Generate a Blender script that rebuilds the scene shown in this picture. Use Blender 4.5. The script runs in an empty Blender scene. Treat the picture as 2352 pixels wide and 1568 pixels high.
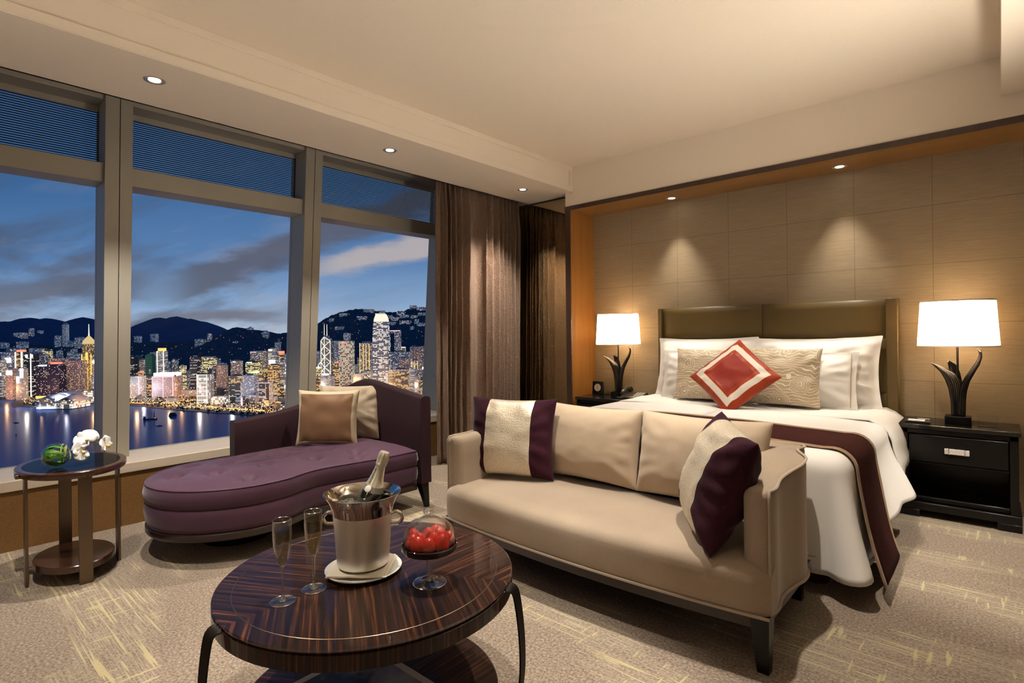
import bpy, bmesh, math, random
from math import sin, cos, pi, radians, sqrt, hypot, atan2, exp, tanh
from mathutils import Vector, Matrix, noise as mnoise
R = random.Random(7)
sc = bpy.context.scene
COL = sc.collection

# ------------------------------------------------------------------ camera model (metres; eye at x=y=0)
F_PX, CX, HY, TH, ROLL, EYE = 1256.0, 1176.0, 766.0, 0.7292, -0.01246, 1.2
CT, ST, CR, SR = cos(TH), sin(TH), cos(ROLL), sin(ROLL)
def at(px, py, D):
    """point seen at photo pixel (px, py), D metres away along the horizontal viewing axis"""
    x = (px - CX) / F_PX; y = (py - HY) / F_PX
    a = CR * x + SR * y; b = -(-SR * x + CR * y)
    return Vector((D * (-ST + a * CT), D * (CT + a * ST), EYE + D * b))
FWD = Vector((-ST, CT, 0)); RGT = Vector((CT, ST, 0))

# ------------------------------------------------------------------ mesh building
class MB:
    def __init__(s): s.v = []; s.f = []; s.m = []
    def face(s, idx, mi=0): s.f.append(tuple(idx)); s.m.append(mi)
    def grid(s, rows, cu=False, cv=False, mi=0, mf=None):
        """rows of points -> quads; cv closes along a row, cu closes rows"""
        b = len(s.v); n = len(rows); k = len(rows[0])
        for r in rows: s.v.extend([tuple(p) for p in r])
        for i in range(n if cu else n - 1):
            for j in range(k if cv else k - 1):
                i2 = (i + 1) % n; j2 = (j + 1) % k
                s.face((b+i*k+j, b+i*k+j2, b+i2*k+j2, b+i2*k+j), mf(i, j) if mf else mi)
        return s
    def cap(s, ring, mi=0, flip=False):
        b = len(s.v); s.v.extend([tuple(p) for p in ring]); idx = list(range(b, b+len(ring)))
        s.face(idx[::-1] if flip else idx, mi); return s
    def box(s, x0, x1, y0, y1, z0, z1, mi=0):
        b = len(s.v)
        s.v += [(x0,y0,z0),(x1,y0,z0),(x1,y1,z0),(x0,y1,z0),(x0,y0,z1),(x1,y0,z1),(x1,y1,z1),(x0,y1,z1)]
        for q in ((3,2,1,0),(4,5,6,7),(0,1,5,4),(1,2,6,5),(2,3,7,6),(3,0,4,7)): s.face([b+i for i in q], mi)
        return s
    def hexa(s, p, mi=0):
        """8 corners: bottom 4 ccw then top 4"""
        b = len(s.v); s.v += [tuple(q) for q in p]
        for q in ((3,2,1,0),(4,5,6,7),(0,1,5,4),(1,2,6,5),(2,3,7,6),(3,0,4,7)): s.face([b+i for i in q], mi)
        return s
    def prism(s, poly, z0, z1, mi=0):
        n = len(poly); b = len(s.v)
        s.v += [(x,y,z0) for x,y in poly] + [(x,y,z1) for x,y in poly]
        s.face([b+i for i in range(n)][::-1], mi); s.face([b+n+i for i in range(n)], mi)
        for i in range(n):
            j = (i+1) % n; s.face((b+i,b+j,b+n+j,b+n+i), mi)
        return s
    def lathe(s, prof, n=32, c=(0,0,0), mi=0, sx=1, sy=1, mf=None, cap=False):
        rows = []
        for r, z in prof:
            rows.append([(c[0]+sx*r*cos(2*pi*i/n), c[1]+sy*r*sin(2*pi*i/n), c[2]+z) for i in range(n)])
        s.grid(rows, cv=True, mi=mi, mf=mf)
        if cap and prof[0][0] > 1e-5: s.cap(rows[0], mi, flip=True)
        if cap and prof[-1][0] > 1e-5: s.cap(rows[-1], mi)
        return s
    def tube(s, path, rad, n=10, cap=True, mi=0, flat=1.0, up=None):
        P = [Vector(p) for p in path]; rows = []
        prev = None
        for i, p in enumerate(P):
            t = (P[min(i+1,len(P)-1)] - P[max(i-1,0)])
            t = t.normalized() if t.length > 1e-9 else Vector((0,0,1))
            ref = Vector(up) if up else (Vector((0,0,1)) if abs(t.z) < .95 else Vector((1,0,0)))
            if prev is not None and not up: ref = prev
            a = (ref - t*ref.dot(t))
            if a.length < 1e-6: a = Vector((1,0,0)) - t*t.x
            a.normalize(); b2 = t.cross(a); prev = a
            r = rad[i] if isinstance(rad, (list, tuple)) else rad
            rows.append([p + a*(r*flat*cos(2*pi*j/n)) + b2*(r*sin(2*pi*j/n)) for j in range(n)])
        s.grid(rows, cv=True, mi=mi)
        if cap: s.cap(rows[0], mi, flip=True); s.cap(rows[-1], mi)
        return s
    def add(s, o, M=None, mi=None):
        b = len(s.v)
        s.v += [tuple(M @ Vector(p)) if M else tuple(p) for p in o.v]
        for f, m in zip(o.f, o.m): s.face([b+i for i in f], m if mi is None else mi)
        return s

ROOTLOC = {}
def tag(o, label=None, cat=None, group=None, kind=None):
    if label: o['label'] = label
    if cat: o['category'] = cat
    if group: o['group'] = group
    if kind: o['kind'] = kind
    return o
def empty(name, loc, label=None, cat=None, group=None, rz=0.0, kind=None, rot=None):
    o = bpy.data.objects.new(name, None); COL.objects.link(o); o.empty_display_size = .1
    o.location = loc; o.rotation_euler = rot if rot else (0,0,rz)
    ROOTLOC[o.name] = Vector(loc)
    return tag(o, label, cat, group, kind)
def obj(name, mb, mat, parent=None, local=False, smooth=40, bevel=None, seg=2, sub=0, label=None, cat=None, group=None, kind=None, loc=None, weld=False, solid=None):
    """one mesh object. Geometry given in world metres is re-based on its root unless local"""
    me = bpy.data.meshes.new(name)
    off = Vector((0,0,0))
    if parent is not None and not local:
        off = ROOTLOC[parent.name]
    elif loc is not None and not local:
        off = Vector(loc)
    me.from_pydata([tuple(Vector(p)-off) for p in mb.v] if off.length else [tuple(p) for p in mb.v], [], mb.f)
    mats = mat if isinstance(mat, (list, tuple)) else [mat]
    for m in mats: me.materials.append(m)
    if len(mats) > 1: me.polygons.foreach_set('material_index', mb.m)
    bm = bmesh.new(); bm.from_mesh(me)
    if weld: bmesh.ops.remove_doubles(bm, verts=bm.verts, dist=1e-5)
    bmesh.ops.recalc_face_normals(bm, faces=bm.faces)
    bm.to_mesh(me); bm.free()
    if smooth:
        me.shade_smooth()
        try: me.set_sharp_from_angle(angle=radians(smooth))
        except Exception: pass
    o = bpy.data.objects.new(name, me); COL.objects.link(o)
    if parent is not None:
        o.parent = parent; ROOTLOC[o.name] = ROOTLOC[parent.name] if not local else Vector((0,0,0))
    else:
        if loc is not None: o.location = loc
        ROOTLOC[o.name] = Vector(loc) if loc is not None else Vector((0,0,0))
    if solid:
        md = o.modifiers.new('thick', 'SOLIDIFY'); md.thickness = solid; md.offset = 0
    if bevel:
        md = o.modifiers.new('bev', 'BEVEL'); md.width = bevel; md.segments = seg; md.limit_method = 'ANGLE'; md.angle_limit = radians(35)
    if sub:
        md = o.modifiers.new('sub', 'SUBSURF'); md.levels = sub; md.render_levels = sub
    return tag(o, label, cat, group, kind)
def dup(root, loc, rz=None, label=None, group=None):
    r = root.copy(); COL.objects.link(r); r.location = loc
    if rz is not None: r.rotation_euler = (0,0,rz)
    if label: r['label'] = label
    if group: r['group'] = group
    for ch in list(root.children):
        c = ch.copy(); COL.objects.link(c); c.parent = r
        for g in list(ch.children):
            d = g.copy(); COL.objects.link(d); d.parent = c
    return r
def MT(loc, rz=0, rx=0, ry=0):
    return Matrix.Translation(loc) @ Matrix.Rotation(rz,4,'Z') @ Matrix.Rotation(ry,4,'Y') @ Matrix.Rotation(rx,4,'X')
def lerp(a, b, t): return a + (b-a)*t
def sstep(a, b, x):
    t = min(1, max(0, (x-a)/(b-a))); return t*t*(3-2*t)
def interp(x, pts):
    if x <= pts[0][0]: return pts[0][1]
    for (a, fa), (b, fb) in zip(pts, pts[1:]):
        if x <= b: return lerp(fa, fb, (x-a)/(b-a))
    return pts[-1][1]
def nz(x, y, z=0): return mnoise.noise(Vector((x, y, z)))
def catmull(pts, n=8, closed=False):
    P = [Vector(p) for p in pts]; out = []; m = len(P)
    for i in range(m if closed else m-1):
        p0 = P[(i-1) % m] if closed or i > 0 else P[0]; p1 = P[i]; p2 = P[(i+1) % m]; p3 = P[(i+2) % m] if closed or i+2 < m else P[-1]
        for k in range(n):
            t = k/n
            out.append(.5*((2*p1)+(p2-p0)*t+(2*p0-5*p1+4*p2-p3)*t*t+(3*p1-p0-3*p2+p3)*t**3))
    if not closed: out.append(P[-1].copy())
    return out

# ------------------------------------------------------------------ materials
class NT:
    """small node-tree helper"""
    def __init__(s, name):
        s.mat = bpy.data.materials.new(name); s.mat.use_nodes = True
        s.t = s.mat.node_tree; s.t.nodes.clear()
        s.out = s.n('ShaderNodeOutputMaterial')
    def n(s, typ, ins=None, **kw):
        nd = s.t.nodes.new(typ)
        for k, v in kw.items(): setattr(nd, k, v)
        for k, v in (ins or {}).items(): s.set(nd, k, v)
        return nd
    def set(s, nd, k, v):
        i = nd.inputs[k]
        if isinstance(v, bpy.types.NodeSocket): s.t.links.new(v, i)
        elif isinstance(v, bpy.types.Node): s.t.links.new(v.outputs[0], i)
        else:
            if i.type == 'RGBA' and len(v) == 3: v = (*v, 1)
            i.default_value = v
    def co(s, kind='Object', scale=(1,1,1), rot=(0,0,0), loc=(0,0,0)):
        tc = s.n('ShaderNodeTexCoord')
        return s.n('ShaderNodeMapping', {'Vector': tc.outputs[kind], 'Scale': scale, 'Rotation': rot, 'Location': loc}).outputs[0]
    def noise(s, vec, scale=5, detail=3, rough=.5, dist=0): return s.n('ShaderNodeTexNoise', {'Vector': vec, 'Scale': scale, 'Detail': detail, 'Roughness': rough, 'Distortion': dist}).outputs[0]
    def ramp(s, fac, stops, mode='LINEAR'):
        r = s.n('ShaderNodeValToRGB', {'Fac': fac}); cr = r.color_ramp; cr.interpolation = mode
        while len(cr.elements) < len(stops): cr.elements.new(.5)
        for e, (p, c) in zip(cr.elements, stops):
            e.position = p; e.color = (*c, 1) if hasattr(c, '__len__') and len(c) == 3 else ((c,c,c,1) if not hasattr(c,'__len__') else c)
        return r.outputs[0]
    def mix(s, fac, a, b, blend='MIX'):
        m = s.n('ShaderNodeMix', data_type='RGBA', blend_type=blend)
        s.set(m, 0, fac); s.set(m, 6, a); s.set(m, 7, b); return m.outputs[2]
    def math(s, op, a, b=0.0, c=None):
        ins = {0: a, 1: b}
        if c is not None: ins[2] = c
        return s.n('ShaderNodeMath', ins, operation=op).outputs[0]
    def vmath(s, op, a, b=(0,0,0)):
        nd = s.n('ShaderNodeVectorMath', operation=op); s.set(nd, 0, a); s.set(nd, 1, b)
        return nd.outputs['Value'] if op in ('DOT_PRODUCT','LENGTH','DISTANCE') else nd.outputs[0]
    def sep(s, v): return s.n('ShaderNodeSeparateXYZ', {0: v}).outputs
    def comb(s, x=0.0, y=0.0, z=0.0): return s.n('ShaderNodeCombineXYZ', {0: x, 1: y, 2: z}).outputs[0]
    def bump(s, h, strength=.3, dist=.01): return s.n('ShaderNodeBump', {'Height': h, 'Strength': strength, 'Distance': dist}).outputs[0]
    def bsdf(s, **k):
        nm = {'color':'Base Color','rough':'Roughness','metal':'Metallic','normal':'Normal','emit':'Emission Color','estr':'Emission Strength','trans':'Transmission Weight','ior':'IOR','coat':'Coat Weight','coatr':'Coat Roughness','coati':'Coat IOR','sheen':'Sheen Weight','sheenr':'Sheen Roughness','sheent':'Sheen Tint','spec':'Specular IOR Level','alpha':'Alpha','aniso':'Anisotropic','sss':'Subsurface Weight','sssr':'Subsurface Radius','ssss':'Subsurface Scale'}
        b = s.n('ShaderNodeBsdfPrincipled', {nm[a]: v for a, v in k.items()})
        return b.outputs[0]
    def done(s, sh):
        s.t.links.new(sh, s.out.inputs[0]); return s.mat
def plain(name, color, rough=.5, metal=0, **k):
    t = NT(name); return t.done(t.bsdf(color=color, rough=rough, metal=metal, **k))
def emis(name, color, strength):
    t = NT(name); m = t.done(t.n('ShaderNodeEmission', {'Color': color, 'Strength': strength}).outputs[0])
    return m
M = {}
def mk_fabric(name, c1, c2, scale=(400,400,400), rough=.85, sheen=.3, bump=.25, mott=4, sheent=None):
    t = NT(name); v = t.co()
    fine = t.noise(t.co(scale=scale), 1.0, 2)
    big = t.noise(v, mott, 3)
    f = t.math('ADD', t.math('MULTIPLY', fine, .6), t.math('MULTIPLY', big, .4))
    c = t.ramp(f, [(.35, c1), (.65, c2)])
    k = dict(color=c, rough=rough, sheen=sheen, sheenr=.4, normal=t.bump(fine, bump, .002), spec=.06 if rough > .9 else .12)
    if sheent: k['sheent'] = sheent
    M[name] = t.done(t.bsdf(**k)); return M[name]
# ---- paints, wood, stone, metal, glass
def grain(name, c1, c2, axis=2, rough=.35, scale=1.0, coat=.0):
    t = NT(name); s = [60*scale]*3; s[axis] = 2.2*scale
    n = t.noise(t.co(scale=tuple(s)), 1.0, 5, .6); n2 = t.noise(t.co(scale=tuple(x*.22 for x in s)), 1.0, 3)
    f = t.math('ADD', t.math('MULTIPLY', n, .6), t.math('MULTIPLY', n2, .4))
    M[name] = t.done(t.bsdf(color=t.ramp(f, [(.3,c1),(.7,c2)]), rough=rough, coat=coat, coatr=.1, normal=t.bump(n, .08, .002)))
    return M[name]
t = NT('ceiling_paint'); n = t.noise(t.co(), 60, 3)
M['ceil'] = t.done(t.bsdf(color=t.ramp(n, [(0,(.77,.67,.545)),(1,(.81,.71,.585))]), rough=.9, normal=t.bump(n,.05,.002)))
M['paint'] = plain('beige_wall_paint', (.50,.42,.32), .85)
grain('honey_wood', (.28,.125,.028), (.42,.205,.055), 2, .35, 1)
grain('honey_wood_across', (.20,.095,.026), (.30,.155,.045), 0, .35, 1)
grain('dark_wood', (.012,.005,.004), (.026,.011,.008), 0, .3, 1, .1)
grain('dark_brown_edge', (.035,.018,.012), (.06,.03,.02), 2, .4)
grain('walnut_rim', (.035,.012,.006), (.075,.028,.014), 0, .22, 1, .4)
grain('sill_stone', (.52,.43,.33), (.62,.53,.42), 1, .35, .7)
M['blackwood'] = plain('black_lacquered_wood', (.007,.006,.006), .25, spec=.3)
t = NT('black_marble'); n = t.noise(t.co(scale=(60,60,60)), 1, 6, .7); M['marble'] = t.done(t.bsdf(color=t.ramp(n,[(.62,(.012,.011,.010)),(.72,(.11,.10,.085))]), rough=.12))
M['alu'] = plain('window_frame_metal', (.34,.315,.265), .42, .25)
M['gap'] = plain('dark_gap', (.015,.014,.013), .7)
M['bronze'] = plain('bronze_metal', (.16,.115,.08), .33, .9)
M['gunmetal'] = plain('gunmetal', (.05,.046,.042), .30, .9)
M['chrome'] = plain('polished_silver', (.86,.83,.78), .06, 1)
t = NT('frosted_silver'); n = t.noise(t.co(scale=(1,1,1)), 900, 3); M['frost'] = t.done(t.bsdf(color=(.88,.85,.79), rough=t.ramp(n,[(.3,.32),(.7,.46)]), metal=.88, normal=t.bump(n,.12,.001)))
def thin(name, tint, lo, hi, pw=3.0, rough=.0):
    t = NT(name); lw = t.n('ShaderNodeLayerWeight', {'Blend': .5}).outputs['Facing']
    f = t.math('ADD', lo, t.math('MULTIPLY', t.math('POWER', lw, pw), hi-lo))
    return t.done(t.n('ShaderNodeMixShader', {0: f, 1: t.n('ShaderNodeBsdfTransparent', {'Color': tint}).outputs[0], 2: t.n('ShaderNodeBsdfGlossy', {'Color': (.95,.95,.95), 'Roughness': rough}).outputs[0]}).outputs[0])
M['glass'] = thin('clear_glass', (.975,.975,.97), .05, .68, 2.6)
M['glass_edge'] = thin('bright_glass_edge', (.93,.93,.92), .30, .8, 2.0, .12)
M['wine'] = thin('champagne', (.90,.85,.66), .02, .3)
M['solid_glass'] = plain('solid_glass', (1,1,1), .0, trans=1.0, ior=1.45)
M['ice'] = thin('ice', (.90,.93,.95), .16, .8, 2.0, .06)
M['smoke_glass'] = plain('smoked_dark_glass', (.010,.008,.012), .05, coat=.5, coatr=.03)
M['black_glass'] = plain('black_glass', (.005,.005,.006), .06, ior=1.10)
M['mirror'] = plain('bronze_tinted_mirror', (.50,.42,.27), .02, 1)
M['porcelain'] = plain('white_porcelain', (.82,.79,.72), .15)
M['whitepaint'] = plain('white_lacquer', (.7,.66,.6), .3)
M['black'] = plain('black_plastic', (.012,.011,.011), .3)
M['bottle'] = plain('dark_green_bottle', (.006,.010,.005), .05, coat=1.0, coatr=.02)
M['foil'] = plain('pale_gold_foil', (.78,.74,.60), .33, .55)
M['ink'] = plain('grey_ink', (.12,.11,.10), .6)
M['paper'] = plain('white_paper', (.72,.70,.66), .7)
M['pearl'] = plain('mother_of_pearl', (.74,.70,.66), .25)
t = NT('window_glass')
M['pane'] = t.done(t.n('ShaderNodeMixShader', {0: .005, 1: t.n('ShaderNodeBsdfTransparent').outputs[0], 2: t.n('ShaderNodeBsdfGlossy', {'Roughness': .3}).outputs[0]}).outputs[0])
# silk wall panels with seams (panel pitch .4625 x .404)
t = NT('silk_wall_panels'); tc = t.co()
n = t.noise(t.co(scale=(11,11,420)), 1, 4, .6); n2 = t.noise(t.co(scale=(4,4,110)), 1, 3)
f = t.math('ADD', t.math('MULTIPLY', n, .6), t.math('MULTIPLY', n2, .4))
X, Y, Z = t.sep(tc)
def seam(t, c, off, pitch, w):
    a = t.math('FRACT', t.math('DIVIDE', t.math('SUBTRACT', c, off), pitch))
    d = t.math('ABSOLUTE', t.math('SUBTRACT', a, .5))
    return t.math('GREATER_THAN', d, .5 - w/pitch/2)
sm = t.math('MAXIMUM', seam(t, X, -.804-.4625*20, .4625, .0045), seam(t, Z, .835-.404*20, .404, .0042))
c = t.ramp(f, [(.28,(.255,.195,.122)),(.5,(.325,.252,.162)),(.74,(.405,.322,.214))])
c = t.mix(t.math('MULTIPLY', sm, .6), c, (.13,.098,.06))
M['silk'] = t.done(t.bsdf(color=c, rough=.55, spec=.35, normal=t.bump(t.math('SUBTRACT', f, t.math('MULTIPLY', sm, 2.0)), .35, .003)))
# pebbled amber wall covering below the sill
t = NT('amber_pebbled_panel'); v = t.n('ShaderNodeTexVoronoi', {'Vector': t.co(scale=(1,1,1)), 'Scale': 240.0}).outputs[0]
X, Y, Z = t.sep(t.co()); sm = seam(t, Y, .93-1.35*10, 1.35, .006)
M['amber'] = t.done(t.bsdf(color=t.mix(sm, t.ramp(v,[(.0,(.27,.140,.045)),(.7,(.165,.080,.024))]), (.06,.03,.012)), rough=.45, normal=t.bump(v, .3, .003)))
# carpet: flecked taupe pile with strips of woven straw-yellow threads
t = NT('carpet'); tc = t.co()
fleck = t.noise(tc, 95, 3, .75); tone = t.noise(tc, 1.1, 3)
base = t.ramp(fleck, [(.36,(.130,.100,.075)),(.5,(.245,.192,.148)),(.64,(.395,.320,.255))])
base = t.mix(t.math('MULTIPLY', t.ramp(tone,[(.35,0),(.7,1)]), .18), base, (.16,.12,.085))
wv = t.noise(tc, 3, 2); wob = t.n('ShaderNodeVectorMath', {0: tc}, operation='ADD')
t.set(wob, 1, t.n('ShaderNodeVectorMath', {0: t.n('ShaderNodeTexNoise', {'Vector': tc, 'Scale': 2.2}).outputs[1], 1: (.05,.05,0)}, operation='MULTIPLY').outputs[0])
W = wob.outputs[0]
m1 = t.noise(t.n('ShaderNodeMapping', {'Vector': W, 'Scale': (.55,1.9,1)}).outputs[0], 1.55, 2)
mask = t.ramp(m1, [(.50,0),(.545,1)])
lx = t.noise(t.n('ShaderNodeMapping', {'Vector': tc, 'Scale': (2.2,75,1)}).outputs[0], 1.0, 2)
ly = t.noise(t.n('ShaderNodeMapping', {'Vector': tc, 'Scale': (48,4.2,1), 'Location': (3,7,0)}).outputs[0], 1.0, 2)
lx2 = t.noise(t.n('ShaderNodeMapping', {'Vector': tc, 'Scale': (5,190,1)}).outputs[0], 1.0, 1)
L1 = t.ramp(lx, [(.585,0),(.625,1)]); L2 = t.ramp(ly, [(.615,0),(.66,1)])
thr = t.math('MAXIMUM', L1, L2)
lite = t.mix(t.math('MULTIPLY', mask, t.math('MULTIPLY', t.ramp(lx2,[(.45,0),(.6,1)]), .55)), base, (.40,.34,.255))
c = t.mix(t.math('MULTIPLY', t.math('MULTIPLY', mask, thr), .8), lite, (.50,.43,.235))
M['carpet'] = t.done(t.bsdf(color=c, rough=.95, spec=.1, sheen=.15, normal=t.bump(fleck, .6, .006)))
# macassar ebony, three sectors of veneer meeting on joins at 30, 150 and 270 degrees
def ebony(name, sect=True, rough=.06):
    t = NT(name); tc = t.co(); X, Y, Z = t.sep(tc)
    if sect:
        es = [(cos(radians(a)), sin(radians(a))) for a in (330,210,90)]
        d = [t.math('ADD', t.math('MULTIPLY', X, e[0]), t.math('MULTIPLY', Y, e[1])) for e in es]
        q = [t.math('SUBTRACT', t.math('MULTIPLY', Y, e[0]), t.math('MULTIPLY', X, e[1])) for e in es]
        s0 = t.math('MULTIPLY', t.math('GREATER_THAN', d[0], d[1]), t.math('GREATER_THAN', d[0], d[2]))
        s1 = t.math('MULTIPLY', t.math('GREATER_THAN', d[1], d[0]), t.math('GREATER_THAN', d[1], d[2]))
        s2 = t.math('MULTIPLY', t.math('GREATER_THAN', d[2], d[0]), t.math('GREATER_THAN', d[2], d[1]))
        mixq = lambda L: t.math('ADD', t.math('ADD', t.math('MULTIPLY', s0, L[0]), t.math('MULTIPLY', s1, L[1])), t.math('MULTIPLY', s2, L[2]))
        q = [t.math('ADD', q[0], 0.0), t.math('ADD', t.math('MULTIPLY', q[1], -1), 0.0), t.math('MULTIPLY', q[2], 1)]
        A = mixq(q); B = mixq(d)
    else:
        A = t.math('ADD', X, Y); B = Z
    vec = t.comb(t.math('MULTIPLY', A, 84), t.math('MULTIPLY', B, 2.0), 0.0)
    n1 = t.noise(vec, 1.0, 3, .6); n2 = t.noise(vec, .31, 2)
    c = t.ramp(n1, [(.36,(.010,.006,.006)),(.50,(.022,.011,.009)),(.58,(.045,.018,.011)),(.635,(.105,.038,.016)),(.69,(.135,.050,.019)),(.76,(.032,.014,.010))])
    c = t.mix(t.math('MULTIPLY', t.ramp(n2,[(.5,0),(.7,1)]), .35), c, (.012,.006,.005))
    M[name] = t.done(t.bsdf(color=c, rough=.35, coat=.62, coatr=rough*.4, coati=1.42, spec=.08)); return M[name]
ebony('ebony_veneer'); ebony('ebony_edge', False)
# textiles
mk_fabric('taupe_velvet', (.325,.255,.190), (.405,.323,.245), (350,350,350), .8, .45, .2)
mk_fabric('taupe_piping', (.40,.325,.245), (.48,.40,.31), (500,500,500), .7, .4, .1)
mk_fabric('sand_velvet', (.44,.345,.25), (.52,.415,.305), (350,350,350), .85, .4, .15)
mk_fabric('plum_cloth', (.056,.026,.046), (.086,.041,.069), (250,700,700), .48, .25, .12, 3)
mk_fabric('dark_plum_cloth', (.024,.010,.014), (.036,.015,.020), (250,700,700), .7, .08, .12, 3)
mk_fabric('purple_velvet', (.018,.004,.009), (.052,.013,.024), (60,900,60), .9, .10, .2, 6)
mk_fabric('champagne_satin', (.56,.47,.33), (.70,.60,.44), (260,260,260), .34, .2, .5)
mk_fabric('linen_white', (.74,.70,.65), (.80,.77,.72), (600,600,600), .85, .15, .06)
mk_fabric('sheet_white', (.78,.75,.71), (.82,.79,.75), (700,700,700), .8, .1, .04)
mk_fabric('brown_silk', (.17,.092,.05), (.225,.128,.072), (120,900,120), .42, .2, .12)
mk_fabric('cream_satin', (.44,.36,.25), (.54,.45,.32), (300,300,300), .38, .2, .1)
mk_fabric('taupe_weave', (.34,.27,.195), (.48,.39,.29), (240,240,240), .75, .1, .5)
mk_fabric('rust_satin', (.25,.032,.012), (.33,.050,.018), (120,900,120), .36, .2, .08)
mk_fabric('deep_red', (.20,.020,.011), (.25,.028,.015), (120,900,120), .5, .05, .08)
mk_fabric('silver_satin', (.55,.48,.40), (.66,.59,.51), (120,900,120), .38, .1, .08)
mk_fabric('bronze_satin', (.25,.155,.085), (.34,.22,.13), (500,120,500), .35, .1, .05)
mk_fabric('runner_velvet', (.026,.007,.007), (.046,.013,.012), (900,60,60), .95, .0, .25, 5)
mk_fabric('cream_napkin', (.72,.64,.50), (.80,.72,.58), (500,500,500), .8, .1, .1)
t = NT('olive_leather'); n = t.noise(t.co(), 320, 2); M['leather'] = t.done(t.bsdf(color=(.112,.075,.022), rough=.40, spec=.4, normal=t.bump(n,.06,.002)))
M['leather_edge'] = plain('olive_leather_edge', (.095,.064,.022), .42, spec=.4)
t = NT('champagne_satin'); n = t.noise(t.co(scale=(150,150,150)), 1, 4, .6); M['champagne_satin'] = t.done(t.bsdf(color=t.ramp(n,[(.35,(.60,.52,.40)),(.65,(.80,.72,.58))]), rough=.36, metal=.35, normal=t.bump(n,.7,.004)))
M['seam_gold'] = plain('taupe_embroidery', (.42,.33,.20), .6)
# gold cushion with wavy embroidered lines and rosettes
t = NT('gold_embroidered'); tc = t.co(); X, Y, Z = t.sep(tc)
dn = t.noise(t.co(scale=(7,7,7)), 1, 2); dn2 = t.noise(t.co(scale=(3,3,3)), 1, 1)
ph = t.math('ADD', t.math('MULTIPLY', Y, 95), t.math('MULTIPLY', dn, 12))
stripe = t.math('GREATER_THAN', t.math('SINE', t.math('MULTIPLY', ph, 3.0)), .86)
vor = t.n('ShaderNodeTexVoronoi', {'Vector': t.n('ShaderNodeVectorMath', {0: tc, 1: t.n('ShaderNodeVectorMath', {0: t.n('ShaderNodeTexNoise', {'Vector': tc, 'Scale': 14.0}).outputs[1], 1: (.05,.05,.0)}, operation='MULTIPLY').outputs[0]}, operation='ADD').outputs[0], 'Scale': 6.2}).outputs[0]
ring = t.math('MULTIPLY', t.math('GREATER_THAN', t.math('SINE', t.math('MULTIPLY', vor, 80)), .80), t.math('LESS_THAN', vor, .42))
line = t.math('MAXIMUM', t.math('MULTIPLY', stripe, t.math('GREATER_THAN', vor, .42)), ring)
fine = t.noise(tc, 500, 2)
M['goldemb'] = t.done(t.bsdf(color=t.mix(line, t.ramp(fine,[(.3,(.37,.285,.175)),(.7,(.47,.37,.235))]), (.76,.69,.57)), rough=.5, sheen=.2, normal=t.bump(line, .3, .003)))
# crushed curtain satin
t = NT('crushed_curtain_satin'); n = t.noise(t.co(scale=(30,30,20)), 1, 5, .66, 2.6); n2 = t.noise(t.co(scale=(300,300,300)), 1, 2)
M['curtain'] = t.done(t.bsdf(color=t.ramp(n,[(.3,(.180,.100,.058)),(.7,(.275,.165,.100))]), rough=.36, spec=.6, sheen=.15, normal=t.bump(t.math('ADD', n, t.math('MULTIPLY', n2, .06)), .9, .018)))
t = NT('strawberry_skin'); v = t.n('ShaderNodeTexVoronoi', {'Vector': t.co(), 'Scale': 420.0}).outputs[0]; Z = t.sep(t.co())[2]
M['berry'] = t.done(t.bsdf(color=t.ramp(t.math('ADD', t.math('MULTIPLY', Z, 12), .2), [(.0,(.62,.22,.03)),(.22,(.55,.035,.016)),(.9,(.46,.010,.012))]), rough=.3, normal=t.bump(v,.35,.002), spec=.4))
t = NT('leaf_in_glass'); n = t.noise(t.co(scale=(140,10,140)), 1, 2); M['leaf'] = t.done(t.bsdf(color=t.ramp(n,[(.4,(.03,.16,.01)),(.62,(.10,.34,.02)),(.72,(.42,.50,.08))]), rough=.35))
t = NT('orchid_petal'); n = t.noise(t.co(), 60, 3); M['petal'] = t.done(t.bsdf(color=t.ramp(n,[(.3,(.82,.77,.74)),(.7,(.90,.87,.84))]), rough=.5, sss=.2, sssr=(.02,.015,.012), ssss=.3))
M['pollen'] = plain('orchid_lip', (.62,.46,.14), .5)
t = NT('lamp_shade_fabric'); n = t.noise(t.co(scale=(500,500,500)), 1, 2)
d = t.n('ShaderNodeBsdfDiffuse', {'Color': (.55,.48,.38)}).outputs[0]; tr = t.n('ShaderNodeBsdfTranslucent', {'Color': (.30,.25,.18)}).outputs[0]
M['shade'] = t.done(t.n('ShaderNodeMixShader', {0: .5, 1: d, 2: tr}).outputs[0])
t = NT('lamp_diffuser'); M['diffuser'] = t.done(t.n('ShaderNodeBsdfTranslucent', {'Color': (.98,.93,.84)}).outputs[0])
M['bulb'] = emis('glowing_bulb', (1,.77,.52), 46000)
M['lens'] = emis('downlight_lens', (1,.90,.74), 14)
M['chrome_ring'] = plain('satin_ring', (.6,.55,.48), .3, .8)
# ================================================================== ROOM SHELL
YB, YF, ZC, ZS, XW = 4.73, 4.33, 2.795, 2.563, -4.2      # bed wall, niche front, ceiling, soffit, wall under the sill
XR, YN = 2.2, -1.9
def struct(name, mb, mat, label, cat, **k):
    return obj(name, mb, mat, label=label, cat=cat, kind='structure', **k)
struct('floor', MB().box(-4.75, XR, YN, 4.9, -.08, 0), M['carpet'], 'taupe flecked carpet with straw yellow woven strips', 'floor')
struct('ceiling', MB().box(-3.075, XR, YN, YF+.02, ZC, ZC+.1), M['ceil'], 'warm white raised main ceiling', 'ceiling')
m = MB().box(-3.72, -3.075, YN, 4.50, ZS, ZS+.02).box(-3.095, -3.075, YN, 4.50, ZS, ZC+.05).box(-3.72, -3.70, YN, 4.50, ZS, ZC+.1)
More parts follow.
